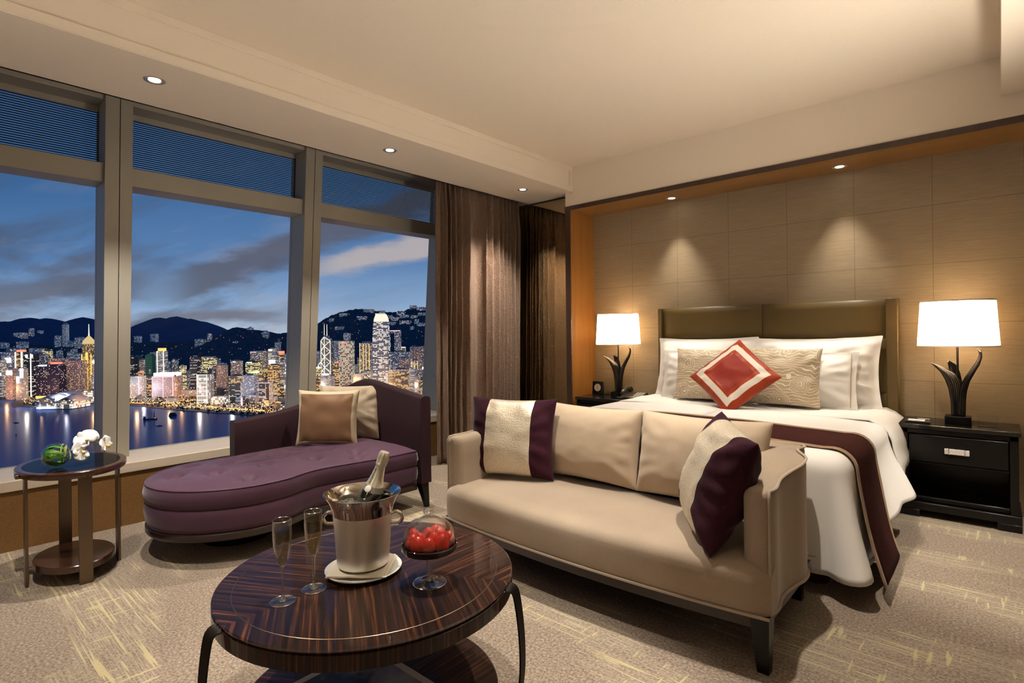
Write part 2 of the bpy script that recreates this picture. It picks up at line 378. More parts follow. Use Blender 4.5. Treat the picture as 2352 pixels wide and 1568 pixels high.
# raised fillets framing the soffit face, and the stepped edge under it
m.box(-3.075, -3.060, YN, YF, ZS, ZS+.045).box(-3.075, -3.060, YN, YF, ZC-.04, ZC).box(-3.075, -3.060, YF-.045, YF, ZS+.045, ZC-.04)
m.box(-3.105, -3.060, YN, YF, ZS-.006, ZS)
struct('trim_1', m, M['ceil'], 'dropped ceiling band with fillet mouldings above the windows', 'soffit', bevel=.002)
m = MB().box(-3.15, XR, YF, YF+.12, 2.424, ZC+.05).box(-3.15, -3.10, YF+.12, YB, 2.424, ZS+.02)
struct('trim_2', m, M['ceil'], 'plain beige bulkhead above the wooden bed niche', 'bulkhead')
m = MB().box(.014, XR, YN, YF+.01, ZS, ZC+.05).box(.16, .19, YN, YF-.14, ZS-.006, ZS+.01).box(.16, XR, YF-.17, YF-.14, ZS-.006, ZS+.01)
struct('trim_3', m, M['ceil'], 'dropped ceiling band in the upper right corner', 'soffit', bevel=.002)
struct('wall_back', MB().box(-3.3, XR, YB, YB+.1, 0, 2.6), M['silk'], 'bed wall clad in streaked golden brown silk panels', 'wall')
# wooden niche surround: dark front edge, honey side panel and soffit
nr = empty('trim_4', (-3.12, YF, 0), 'honey coloured wooden surround of the bed niche with dark front edge', 'niche frame', kind='structure')
obj('front_edge', MB().box(-3.15, -3.092, YF-.012, YF, 0, 2.424).box(-3.092, XR, YF-.012, YF, 2.385, 2.424), M['dark_brown_edge'], nr, label='dark brown front edge')
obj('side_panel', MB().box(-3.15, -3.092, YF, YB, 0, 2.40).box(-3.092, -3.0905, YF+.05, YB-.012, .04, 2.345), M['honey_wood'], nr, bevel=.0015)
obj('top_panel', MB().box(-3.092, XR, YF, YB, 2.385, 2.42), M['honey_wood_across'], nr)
# bronze mirror beside the curtain
mr = empty('wall_mirror', (-3.7, 4.45, 0), 'tall bronze tinted mirror between curtain and bed niche', 'mirror')
obj('mirror_glass', MB().box(-4.3, -3.15, 4.45, 4.458, .02, ZS-.012), M['mirror'], mr)
obj('mirror_edge', MB().box(-4.3, -3.15, 4.440, 4.452, ZS-.012, ZS).box(-3.166, -3.15, 4.440, 4.452, .02, ZS-.012), M['gap'], mr, label='thin black edge strip')
struct('wall_corner', MB().box(-4.75, -3.15, 4.46, 4.52, 0, 2.9), M['paint'], 'hidden end wall carrying the tinted mirror', 'wall')
struct('wall_left', MB().box(-4.26, XW, YN, 4.46, 0, .336), M['amber'], 'low wall of amber pebbled panels under the window sill', 'wall')
struct('trim_5', MB().box(-4.66, XW+.012, YN, 4.46, .338, .40), M['sill_stone'], 'long pale window sill above the amber panels', 'window sill', bevel=.004)
struct('wall_right', MB().box(XR, XR+.1, YN, 4.9, 0, 2.9), M['paint'], 'plain beige side wall outside the view', 'wall')
struct('wall_front', MB().box(-4.75, XR, YN-.1, YN, 0, 2.9), M['paint'], 'plain beige wall behind the camera', 'wall')

# ================================================================== WINDOWS (plane leans in by .087 m per metre)
LEAN = .087
def wx(z, d=0): return -4.62 + LEAN*(z-.4) + d
ZT0, ZT1, ZB0, ZB1, ZH = 2.205, 2.335, 2.335, 2.692, 2.80
def lbox(m, d0, d1, y0, y1, z0, z1, mi=0):
    """box leaning with the window plane between offsets d0 (out) and d1 (in)"""
    return m.hexa([(wx(z0,d0),y0,z0),(wx(z0,d1),y0,z0),(wx(z0,d1),y1,z0),(wx(z0,d0),y1,z0),
                   (wx(z1,d0),y0,z1),(wx(z1,d1),y0,z1),(wx(z1,d1),y1,z1),(wx(z1,d0),y1,z1)], mi)
def window(nm, y0, y1, label, right_y=None):
    r = empty(nm, (-4.6, (y0+y1)/2, .4), label, 'window', kind='structure')
    m = MB()
    lbox(m, -.03, .165, y0, y1, ZT0+.004, ZT1-.004)            # transom
    lbox(m, -.03, .01, y0, y1, ZB1, ZH); lbox(m, .01, .17, y0, y1, ZB1+.035, ZH)
    lbox(m, -.03, .02, y0, y1, .395, .405)
    obj('transom', m, M['alu'], r, bevel=.003)
    obj('pane', lbox(MB(), -.012, -.006, y0, y1, .40, ZT0), M['pane'], r)
    obj('upper_pane', lbox(MB(), -.012, -.006, y0, y1, ZT1, ZB1), M['pane'], r)
    b = MB(); n = 25
    for i in range(n):
        z = ZT1 + (i+.5)*(ZB1-ZT1)/n
        b.box(wx(z,.002), wx(z,.0045), y0+.004, y1-.004, z-.0036, z+.0036)
    lbox(b, .004, .02, y0, y0+.004, ZT1, ZB1); lbox(b, .004, .02, y1-.004, y1, ZT1, ZB1)
    obj('louvre_blind', b, M['gap'], r, label='fine dark louvre screen')
    return r
def mullion(r, y0, y1):
    m = MB(); g = (y0+y1)/2 + .004
    lbox(m, -.05, .20, y0, g-.0025, .40, ZH); lbox(m, -.05, .20, g+.0025, y1, .40, ZH); lbox(m, -.05, .19, g-.003, g+.003, .40, ZH, 1)
    obj('mullion', m, [M['alu'], M['gap']], r, bevel=None)
w1 = window('window_1', -1.2, .882, 'leftmost tall window, cut off by the picture edge behind the orchid table'); mullion(w1, .882, 1.03)
w2 = window('window_2', 1.03, 2.228, 'middle tall window above the plum chaise foot'); mullion(w2, 2.228, 2.375)
w3 = window('window_3', 2.375, 3.77, 'right window beside the brown curtain'); mullion(w3, 3.745, 4.46)
m = MB(); lbox(m, -.05, .17, -1.35, -1.2, .40, ZH); obj('jamb', m, M['alu'], w1)
struct('wall_head', MB().box(-4.75, -3.70, YN, 4.46, 2.80, 2.9).box(-4.75,-4.35,YN,-1.35,.34,2.9), M['paint'], 'closed recess over the window heads behind the curtain track', 'wall')

# ================================================================== CURTAIN
m = MB(); rows = []
zs = [.012, .06, .2, .4, .7, 1.0, 1.3, 1.6, 1.9, 2.15, 2.3, 2.42, 2.5, 2.56, 2.62]
N = 420; y0c, y1c = 3.285, 4.436
for z in zs:
    row = []
    tt = z/2.62
    for i in range(N+1):
        s = i/N
        yb = y0c + (y1c-y0c)*s
        # broad flat leading edge, then tighter pleats towards the mirror
        ph = 2*pi*(0 if s < .0 else (s*13.0 + .9*sin(s*7.1) + .5*nz(s*5,2)))
        env = sstep(.0,.05,s) * (.75 + .45*nz(s*9, 7.7))
        a = .054*env*(1 - .45*sstep(2.3,2.62,z))
        pin = sstep(2.35,2.6,z)
        x = -3.835 - .045*(1-tt) + a*sin(ph + .25*nz(s*12, z*1.3)) + .012*nz(s*30, z*2.2, 3)*(1-pin) + pin*.012*sin(ph*2+1)
        y = yb + .020*env*cos(ph*1.0+.6) + .006*nz(s*25, z*1.6, 9)
        if s < .12:
            k = 1-s/.12; x += .022*sin(k*pi)*1.0; y += -.02*k*(tt) + .012*k
        row.append((x, min(y, 4.438), z))
    rows.append(row)
# fold the leading edge back into a hem
ex = [[(r[0][0]-.03, r[0][1]+.03, r[0][2]), (r[0][0]-.018, r[0][1]+.004, r[0][2])] for r in rows]
rows = [e + r for e, r in zip(ex, rows)]
m.grid(rows)
cu = obj('curtain', m, M['curtain'], smooth=180, label='floor length crushed brown satin curtain beside the window', cat='curtain', solid=.004)

# ================================================================== DOWNLIGHT FIXTURES
def downlight(x, y, z, label, group=None):
    r = empty('ceiling_downlight', (x,y,z), label, 'downlight', group)
    obj('trim_ring', MB().lathe([(.030,-.001),(.046,-.005),(.050,-.002),(.050,.0),(.030,.0)], 28, (x,y,z)), M['chrome_ring'], r)
    obj('lens', MB().lathe([(.0001,.0),(.029,-.0005)], 20, (x,y,z-.001)), M['lens'], r)
    return r
DL = [(-3.323,.908),(-3.345,2.418),(-3.36,3.938)]
for (x,y), l in zip(DL, ('bright recessed downlight in the soffit nearest the camera, above the orchid table','recessed downlight in the soffit between the middle and right windows','recessed downlight in the soffit next to the curtain top')):
    downlight(x, y, ZS-.0005, l, 'downlights in the window soffit')
NL = [(-2.167,4.575),(-.863,4.565)]
for (x,y), l in zip(NL, ('small downlight in the wooden niche top, on the bedside lamp and clock side','small downlight in the wooden niche top above the white pillows')):
    downlight(x, y, 2.3845, l, 'downlights in the wooden niche')
# ================================================================== CUSHIONS
def cushion(w, h, t, pinch=.10, n=28, wr=.006, seed=0, flange=0.0, cols=None, rows=None, matf=None, sag=0.0, corner=.0, ex=.52):
    """closed pillow in local x (width), y (height), z (thickness). front and back share the edge"""
    us = cols or [-1+2*i/n for i in range(n+1)]; vs = rows or [-1+2*i/n for i in range(n+1)]
    m = MB()
    def P(u, v, side):
        e = 1 - .5*0
        cu, cv = abs(u), abs(v)
        px = u*w/2*(1 - pinch*(1-cv**2)*cu**2*.55); py = v*h/2*(1 - pinch*(1-cu**2)*cv**2*.55)
        fx = max(0, 1-min(1,cu/(1-2*flange/w))**2.6); fy = max(0, 1-min(1,cv/(1-2*flange/h))**2.6)
        z = t/2*(fx*fy)**ex
        wk = nz(u*2.3+seed*3.1, v*2.3+seed, side*5+seed) * wr * 1.6 + nz(u*6+seed, v*6, side*3+seed*2) * wr*.6
        # radial creases running in from the corners
        a = atan2(cv, cu+1e-6); rr = min(1, hypot(u,v))
        wk += wr*.8*sin(a*16+seed)*sstep(.45,1.0,rr)*min(1,fx*fy*6)
        z += wk*min(1, (fx*fy)*4)
        if flange: z = max(z, .0015); wv_ = .012*nz(u*3.2+seed, v*3.2, seed)*max(0, 1-(fx*fy)*9); z = z + side*wv_
        py -= sag*h*(1-cu**2)*max(0,v)**2
        return (px, py, side*z)
    for side in (1, -1):
        g = [[P(u,v,side) for u in us] for v in vs]
        if matf: m.grid(g, mf=(lambda i,j: matf((us[j]+us[j+1])/2, (vs[i]+vs[i+1])/2)))
        else: m.grid(g)
    return m
def piping(w, h, pinch=.10, r=.004, n=20):
    pts = []
    us = [-1+2*i/n for i in range(n+1)]
    def Q(u,v): return (u*w/2*(1-pinch*(1-v*v)*.55) if abs(u)>=.999 else u*w/2*(1-pinch*(1-v*v)*u*u*.55), v*h/2*(1-pinch*(1-u*u)*v*v*.55), 0)
    for u in us: pts.append(Q(u,-1))
    for v in us[1:]: pts.append(Q(1,v))
    for u in us[::-1][1:]: pts.append(Q(u,1))
    for v in us[::-1][1:]: pts.append(Q(-1,v))
    return MB().tube(pts, r, 6, cap=False)
def place(o, bottom, xdir, lean=0.0, roll=0.0, h=.4, t=.1):
    """stand a pillow: bottom = world point of the middle of its lower edge, xdir = its width direction,
    lean = radians tipped back, roll = in-plane turn"""
    x = Vector((xdir[0], xdir[1], 0)).normalized(); nrm = Vector((x.y, -x.x, 0))     # faces the viewer side
    up = Vector((0,0,1))*cos(lean) - nrm*sin(lean)
    z = x.cross(up).normalized()
    Rm = Matrix((x, up, z)).transposed().to_4x4()
    o.matrix_world = Matrix.Translation(Vector(bottom)) @ Rm @ Matrix.Translation((0, h/2, 0)) @ Matrix.Rotation(roll, 4, 'Z')
    return o

# ================================================================== SOFA
sofa = empty('sofa', (-1.45, 2.3, 0), 'taupe velvet two seat sofa with curved arms at the foot of the bed', 'sofa')
# plan outline of the shell: outer path from right arm front round the back to the left arm front
XL, XRt = -2.30, -.605
outR = catmull([(-.612,2.035,0),(-.606,2.09,0),(-.622,2.20,0),(-.614,2.30,0),(-.596,2.40,0),(-.604,2.49,0),(-.645,2.56,0),(-.664,2.605,0),(-.652,2.665,0),(-.668,2.70,0)], 5)
inR  = catmull([(-.706,2.050,0),(-.706,2.10,0),(-.712,2.18,0),(-.730,2.26,0),(-.765,2.33,0),(-.790,2.40,0),(-.800,2.46,0),(-.81,2.51,0),(-.825,2.55,0),(-.85,2.572,0)], 5)
nb = 26
def bowY(x, base): return base
outB = [Vector((lerp(-.690, XL-XRt*0-.0+ (-.0), 0), 0, 0))]
CXS = (XL+XRt)/2
def mir(p): return Vector((2*CXS - p.x, p.y, 0))
outer = outR + [Vector((lerp(-.70, 2*CXS+.70, i/nb), 2.702 + .010*sin(pi*i/nb), 0)) for i in range(1, nb)] + [mir(p) for p in outR[::-1]]
inner = inR + [Vector((lerp(-.87, 2*CXS+.87, i/nb), 2.578 + .010*sin(pi*i/nb), 0)) for i in range(1, nb)] + [mir(p) for p in inR[::-1]]
K = len(outer)
def topz(i):
    o = outer[i]; s = sstep(2.05, 2.68, o.y); return .632 + .050*s
m = MB(); rows = []
def shell_ring(o, n_, tz, shrink=0.0, fwd=0.0):
    c = (o+n_)/2; o2 = o.lerp(c, shrink); n2 = n_.lerp(c, shrink)
    if fwd: o2 = o2+Vector((0,-fwd,0)); n2 = n2+Vector((0,-fwd,0))
    d = (n2-o2); L = max(d.length,1e-4); e = d/L; r = min(.022, L*.3)
    P = [(o2, .20), (o2, .30), (o2, tz-.10), (o2, tz-.02), (o2+e*.003, tz-.006), (o2+e*.012, tz), (o2.lerp(n2,.3), tz+.006), (o2.lerp(n2,.6), tz+.006), (n2-e*r, tz), (n2-e*r*.3, tz-.010), (n2, tz-.03), (n2, tz-.10), (n2, .36), (n2, .22)]
    return [(p.x, p.y, z) for p, z in P]
rows.append(shell_ring(outer[0], inner[0], topz(0)-.014, .75, .032))
rows.append(shell_ring(outer[0], inner[0], topz(0)-.006, .35, .027))
rows.append(shell_ring(outer[0], inner[0], topz(0)-.002, .10, .014))
for i in range(K): rows.append(shell_ring(outer[i], inner[i], topz(i)))
rows.append(shell_ring(outer[-1], inner[-1], topz(-1)-.002, .10, .014)); rows.append(shell_ring(outer[-1], inner[-1], topz(-1)-.006, .35, .027)); rows.append(shell_ring(outer[-1], inner[-1], topz(-1)-.014, .75, .032))
m.grid(rows); m.cap(rows[0]); m.cap(rows[-1])
obj('backrest', m, M['taupe_velvet'], sofa, smooth=60)
pp = [(o.x, o.y, topz(i)+.001) for i, o in enumerate(outer)]
pp = [(outer[0].x+.002, outer[0].y-.012, z) for z in (.22,.3,.4,.5,.58,.615)] + [(outer[0].x, outer[0].y-.004, .629)] + pp + [(outer[-1].x, outer[-1].y-.004, .629)] + [(outer[-1].x-.002, outer[-1].y-.012, z) for z in (.615,.58,.5,.4,.3,.22)]
obj('piping', MB().tube(pp, .0055, 6), M['taupe_piping'], sofa)
obj('hem_piping', MB().tube([(o.x+(.004 if o.x>CXS else -.004), o.y, .202) for o in outer], .006, 6), M['taupe_piping'], sofa)
# upholstered seat: bowed front, rolled edge
def front(x):
    s = (x-CXS)/((XRt-XL)/2); return 1.985 - .058*(1-s*s)
m = MB(); rows = []
xs = [XL-.002, XL+.004, XL+.02, XL+.05, XL+.09] + [lerp(XL+.10, XRt-.10, i/40) for i in range(41)] + [XRt-.09, XRt-.05, XRt-.02, XRt-.004, XRt+.002]
for x in xs:
    f = front(x); e = min(x-XL+.002, XRt+.002-x); k = sstep(0,.06,e); fx = f + .03*(1-k)**2
    crown = .012*sin(pi*min(1,max(0,(x-XL)/(XRt-XL))))
    tz = .378 - .022*(1-k)
    rows.append([(x, fx+.006, .200), (x, fx, .215), (x, fx-.004, .27), (x, fx-.004, tz-.045), (x, fx+.006, tz-.020), (x, fx+.028, tz-.006), (x, fx+.07 if e > .095 else fx+.045, tz+.001+crown*.3), (x, fx+.18 if e > .095 else fx+.055, tz+.004+crown*.7), (x, fx+.32 if e > .095 else fx+.06, tz+.004+crown), (x, 2.56 if e > .095 else fx+.065, tz+.002+crown*.5), (x, 2.585 if e > .095 else fx+.07, tz-.03), (x, 2.585 if e > .095 else fx+.07, .2)])
m.grid(rows, cv=True); m.cap(rows[0]); m.cap(rows[-1])
obj('seat', m, M['taupe_velvet'], sofa, smooth=60)
obj('seat_piping', MB().tube([(x, front(x)-.002, .203) for x in xs], .006, 6), M['taupe_piping'], sofa)
m = MB(); rows = []
for x in [lerp(XL+.02, XRt-.02, i/30) for i in range(31)]: rows.append([(x, front(x)+.02, .15), (x, front(x)+.02, .198), (x, 2.64, .198), (x, 2.64, .15)])
m.grid(rows, cv=True); m.cap(rows[0]); m.cap(rows[-1])
obj('plinth', m, M['dark_wood'], sofa, label='dark polished wood rail', bevel=.002)
for (x, y, sx, sy) in ((-.642,2.03,1,-1),(2*CXS+.642,2.03,-1,-1),(-.70,2.655,1,1),(2*CXS+.70,2.655,-1,1)):
    a, b = .034, .020; ox, oy = sx*.012, sy*.012
    obj('leg', MB().hexa([(x+ox-b,y+oy-b,0),(x+ox+b,y+oy-b,0),(x+ox+b,y+oy+b,0),(x+ox-b,y+oy+b,0),(x-a,y-a,.2),(x+a,y-a,.2),(x+a,y+a,.2),(x-a,y+a,.2)]), M['blackwood'], sofa, bevel=.002)

# sofa cushions
def pil(name, mb, mats, bottom, xdir, lean, label, cat, group=None, h=.4, roll=0.0, sub=1):
    o = obj(name, mb, mats, local=True, smooth=180, weld=True, sub=sub, label=label, cat=cat, group=group)
    return place(o, bottom, xdir, lean, roll, h)
bands = [-1,-.985,-.94,-.86,-.76,-.66,-.58,-.52,-.50,-.44,-.3,-.15,0,.15,.3,.44,.50,.52,.58,.66,.76,.86,.94,.985,1]
bandf = lambda u,v: 1 if abs(u) > .51 else 0
pil('throw_cushion', cushion(.52,.46,.19,.15,28,.008,1,cols=bands,matf=bandf), [M['champagne_satin'],M['purple_velvet']], (-2.06,2.27,.390), (.93,.36,0), .20, 'throw cushion, champagne satin between purple velvet bands, upright at the sofa end by the curtain', 'cushion', 'champagne and purple sofa cushions', .455)
pil('throw_cushion', cushion(.50,.47,.21,.15,28,.010,2,cols=bands,matf=bandf), [M['champagne_satin'],M['purple_velvet']], (-.925,2.14,.394), (.60,-.80,0), .36, 'throw cushion with champagne satin band leaning cornerwise on the sofa arm beside the bed', 'cushion', 'champagne and purple sofa cushions', .46, -.10)
pil('back_cushion', cushion(.64,.42,.22,.12,28,.0035,3), [M['sand_velvet']], (-1.685,2.475,.392), (1,0,0), .20, 'plain sand velvet back cushion beside the upright banded cushion', 'cushion', 'sand velvet back cushions on the sofa', .42)
pil('back_cushion', cushion(.66,.42,.22,.12,28,.0035,4), [M['sand_velvet']], (-1.065,2.465,.392), (1,-.03,0), .20, 'plain sand velvet back cushion beside the leaning banded cushion', 'cushion', 'sand velvet back cushions on the sofa', .42)

# ================================================================== BED
bed = empty('bed', (-1.45, 3.7, 0), 'king size bed with olive leather headboard and white linen', 'bed')
BX0, BX1, BY0 = -2.395, -.505, 2.775
hb = MB()
zt = 1.412
obj('headboard', MB().box(-2.33,-.575,4.665,YB-.002,.18,zt-.004), M['leather_edge'], bed, bevel=.004)
def pad(x0,x1,z0,z1,yf=4.628):
    m = MB(); n = 10; rows = []
    for i in range(n+1):
        v = i/n; row = []
        for j in range(n+1):
            u = j/n; e = min(u*(x1-x0), (1-u)*(x1-x0), v*(z1-z0), (1-v)*(z1-z0)); y = yf + .022*(1-sstep(0,.03,e))
            row.append((lerp(x0,x1,u), y, lerp(z0,z1,v)))
        rows.append(row)
    m.grid(rows); m.grid([[(p[0],p[1],p[2]) for p in rows[0]],[(p[0],4.67,p[2]) for p in rows[0]]]); m.grid([[p for p in rows[-1]],[(p[0],4.67,p[2]) for p in rows[-1]]])
    m.grid([[r[0] for r in rows],[(r[0][0],4.67,r[0][2]) for r in rows]]); m.grid([[r[-1] for r in rows],[(r[-1][0],4.67,r[-1][2]) for r in rows]])
    return m
xm = -1.437
zb = [.30,.70,.99,zt]
for a, b in ((-2.298,xm-.002),(xm+.002,-.604)):
    for z0, z1 in ((.18,.745),(.748,1.135),(1.138,zt)) if a < -2 else ((.18,.745),(.748,1.135),(1.138,zt)):
        obj('headboard_panel', pad(a,b,z0+.001,z1-.001), M['leather'], bed, smooth=70)
obj('headboard_post', MB().box(-2.335,-2.302,4.612,4.70,.0,zt), M['leather_edge'], bed, bevel=.006)
obj('headboard_post', MB().box(-.600,-.53,4.612,4.70,.0,zt+.004), M['leather_edge'], bed, bevel=.006)
obj('bed_base', MB().box(BX0+.10,BX1-.10,BY0+.10,4.62,.10,.30), M['dark_wood'], bed, bevel=.01)
for x in (BX0+.18, BX1-.17):
    for y in (BY0+.16, 4.4): obj('foot', MB().lathe([(.055,0),(.062,.02),(.062,.10)],20,(x,y,0)), M['walnut_rim'], bed)
m = MB(); n = 14; rows = []
obj('mattress', MB().box(BX0+.03,BX1-.03,BY0+.04,4.61,.30,.60), M['linen_white'], bed, bevel=.06, seg=5)

# drape surface shared by duvet and runner: perimeter parameter runs left side -> foot -> right side
ZTOP = .635
def drape_frame(side, s):
    pass
RC = .07
def perim(n1=34, nc=14, nf=40, y_end=3.93):
    pts = []
    xl, xr, yf = BX0+.085, BX1-.085, BY0+.085
    for i in range(n1): pts.append((Vector((xl, lerp(y_end, yf, i/n1),0)), Vector((-1,0,0)), 'L', i/n1))
    for i in range(nc): a = pi + (pi/2)*i/nc; pts.append((Vector((xl,yf,0)), Vector((cos(a), sin(a),0)), 'C1', i/nc))
    for i in range(nf): pts.append((Vector((lerp(xl,xr,i/nf), yf,0)), Vector((0,-1,0)), 'F', i/nf))
    for i in range(nc): a = -pi/2 + (pi/2)*i/nc; pts.append((Vector((xr,yf,0)), Vector((cos(a), sin(a),0)), 'C2', i/nc))
    for i in range(n1+1): pts.append((Vector((xr, lerp(yf, y_end, i/n1),0)), Vector((1,0,0)), 'R', i/n1))
    return pts
def hem(seg, s, p):
    """(hem height, outward flare at the hem)"""
    if seg == 'F': return .095, .020 + .006*sin(s*19)
    if seg == 'C2': return .10 + .03*sstep(.2,.8,s), .025 + .105*sin(s*pi)**2 + .02*s
    if seg == 'C1': return .13, .06 + .05*sin(s*pi)
    y = p.y
    z = interp(y, [(2.85,.115),(3.05,.14),(3.2,.17),(3.4,.235),(3.6,.25),(3.93,.235)])
    fl = interp(y, [(2.85,.055),(3.05,.05),(3.25,.06),(3.4,.09),(3.7,.115),(3.93,.135)])
    return z, fl + .012*sin(y*17)
def skirt(p, nrm, seg, s, off=0.0, hz=None, nq=16, flo=None):
    z1, fl = hem(seg, s, p)
    if flo is not None: fl = flo
    if hz is not None: z1 = hz
    out = []; R0 = .085
    for q in range(7):
        a = (pi/2)*q/6; out.append((p + nrm*((R0+off)*sin(a)), ZTOP - R0 + (R0+off)*cos(a)))
    zt_ = ZTOP - R0
    for q in range(1, nq+1):
        t = q/nq; z = lerp(zt_, z1, t)
        w = fl*(t**1.3)
        if seg in ('F','C2','R'): w += .010*sin(q*.5+s*3)*t*0
        ph = {'F': 0, 'C2': 1, 'C1': 1, 'L': 2, 'R': 2}[seg]
        w += .008*nz(p.x*5+nrm.x, p.y*5+nrm.y, z*3)*t*2
        out.append((p + nrm*(R0+off+w), z))
    return [(v.x, v.y, z) for v, z in out]
PER = perim()
rows = []
for (p, nrm, seg, s) in PER:
    sk = skirt(p, nrm, seg, s)
    # top rings towards the middle line of the bed
    cxx = -1.45; cyy = max(p.y, 3.3) if seg in ('L','R') else 3.3
    mid = Vector((cxx if seg in ('F','C1','C2') else cxx, cyy, 0))
    if seg == 'F': mid = Vector((lerp(cxx, p.x, .0), 3.3, 0))
    top = []
    for k in range(10, 0, -1):
        t = (k/10)
        q = p.lerp(mid, t); z = ZTOP + .022*sin(t*pi/2) + .004*nz(q.x*4, q.y*5, 1)
        top.append((q.x, q.y, z))
    rows.append(top + sk)
m = MB().grid(rows)
obj('duvet', m, M['sheet_white'], bed, smooth=180, solid=.006)
# foot panel border seam
pf = [r for r, P_ in zip(rows, PER) if P_[2] == 'F']
obj('duvet_stitching', MB().tube([(r[-3][0], r[-3][1]-.004, r[-3][2]+.02) for r in pf], .002, 5), M['seam_gold'], bed)
# sheet between duvet and headboard
rows = []
for i in range(13):
    y = lerp(3.90, 4.61, i/12)
    a = []
    for j in range(41):
        u = -1 + 2*j/40
        x = -1.45 + u*.945; e = (1-abs(u))*.945
        z = ZTOP + .012 + .004*nz(x*5, y*6, 4)
        a.append((x, y, z - .06*(1-sstep(0,.08,e))))
    dz = .25
    L = [(a[0][0]-.012-.03*k/5 + .012*nz(y*9, k*.7, 2), y, a[0][2]-dz*k/5) for k in range(5,0,-1)]
    Rr = [(a[-1][0]+.012+.05*k/5 + .014*nz(y*9, k*.7, 6), y, a[-1][2]-dz*k/5) for k in range(1,6)]
    rows.append(L + a + Rr)
obj('sheet', MB().grid(rows), M['linen_white'], bed, smooth=180, solid=.006)
# bed runner: purple brown velvet with bronze satin borders, draped over both sides
run = empty('bed_runner', (-1.45, 3.0, ZTOP), 'dark velvet bed runner with bronze satin edges across the duvet', 'runner')
def runner_row(y, off):
    xl, xr = BX0+.085, BX1-.085
    pL, pR = Vector((xl,y,0)), Vector((xr,y,0))
    sl = skirt(pL, Vector((-1,0,0)), 'L', .5, off+.004, hz=.09, flo=.10)[::-1]; sr_ = skirt(pR, Vector((1,0,0)), 'R', .5, off+.004, hz=.075, flo=.108)
    # hanging end swings towards the foot
    def swing(q): 
        return [(a[0], a[1] - .06*sstep(ZTOP-.05,.05,a[2])*1.0, a[2]) for a in q]
    top = []
    for j in range(1, 40):
        x = lerp(xl, xr, j/40); t = 1-abs(j/20-1)
        top.append((x, y, ZTOP + .022*sin(min(1,t)*pi/2) + .006*0 + off + .003*nz(x*4,y*5,1)))
    return swing(sl) + top + swing(sr_)
def runner_strip(y0, y1, n, off): return [runner_row(lerp(y0,y1,i/n), off) for i in range(n+1)]
obj('velvet_panel', MB().grid(runner_strip(2.925,3.355,8,.009)), M['runner_velvet'], run, smooth=180, solid=.004)
obj('satin_border', MB().grid(runner_strip(2.88,2.925,2,.010)), M['bronze_satin'], run, smooth=180, solid=.004, label='bronze satin edge strip')
obj('satin_border', MB().grid(runner_strip(3.355,3.395,2,.010)), M['bronze_satin'], run, smooth=180, solid=.004, label='bronze satin edge strip')

# bed pillows
G2 = 'pillows with a flat hemmed border against the headboard'
ZP = .655
pil('bed_pillow', cushion(.86,.53,.30,.12,40,.014,5,flange=.036,ex=.7), [M['linen_white'],M['linen_white']], (-1.865,4.46,ZP), (1,0,0), .22, 'large white bordered pillow against the headboard on the telephone side', 'pillow', G2, .48, .01)
pil('bed_pillow', cushion(.86,.53,.30,.12,40,.014,6,flange=.036,ex=.7), [M['linen_white'],M['linen_white']], (-1.035,4.46,ZP), (1,0,0), .22, 'large white bordered pillow against the headboard on the wide nightstand side', 'pillow', G2, .48, .02)
G3 = 'smaller white pillows behind the gold cushions'
def std(seed): return cushion(.74,.41,.22,.10,36,.011,seed,flange=.028,ex=.7)
a = pil('bed_pillow', std(8), [M['linen_white'],M['linen_white']], (-1.79,4.305,ZP), (1,0,0), .20, 'smaller white pillow half hidden behind the gold cushion on the telephone side', 'pillow', G3, .385)
b = pil('bed_pillow', std(9), [M['linen_white'],M['linen_white']], (-1.09,4.305,ZP), (1,.02,0), .20, 'smaller white pillow with a gold stitched line beside the right gold cushion', 'pillow', G3, .385)
st = obj('stitched_line', MB().tube([(.325,-.185+.37*i/12,.016+.028*sin(pi*i/12)) for i in range(13)], .0022, 5), M['seam_gold'], b, local=True)
G4 = 'gold cushions embroidered with wavy lines'
pil('gold_cushion', cushion(.56,.425,.15,.13,28,.007,10), [M['goldemb']], (-1.71,4.165,ZP), (1,0,0), .22, 'gold cushion with embroidered rosettes, shaded half, behind the red diamond on the telephone side', 'cushion', G4, .425)
pil('gold_cushion', cushion(.54,.435,.15,.13,28,.007,11), [M['goldemb']], (-1.18,4.165,ZP), (1,0,0), .22, 'gold cushion with embroidered rosettes beside the plain white pillow', 'cushion', G4, .435)
br = [-1,-.985,-.94,-.88,-.80,-.78,-.69,-.60,-.58,-.53,-.49,-.47,-.36,-.24,-.12,0,.12,.24,.36,.47,.49,.53,.58,.60,.69,.78,.80,.88,.94,.985,1]
def redf(u,v):
    k = max(abs(u),abs(v)); return 0 if k > .79 else (1 if k > .59 else (0 if k > .48 else 2))
o = pil('diamond_cushion', cushion(.455,.455,.15,.10,28,.008,12,cols=br,rows=br,matf=redf), [M['rust_satin'],M['silver_satin'],M['deep_red']], (-1.435,3.975,ZP-.02), (1,.0,0), .33, 'red cushion with a silver square border, stood on its corner before the gold cushions', 'cushion', None, .40)
place(o, (-1.42,3.83,.685), (1,.03,0), .60, radians(47), .455)
# ================================================================== CHAISE
ch = empty('chaise_longue', (-3.45, 1.65, 0), 'plum tufted chaise longue with rounded foot and camel back under the windows', 'chaise')
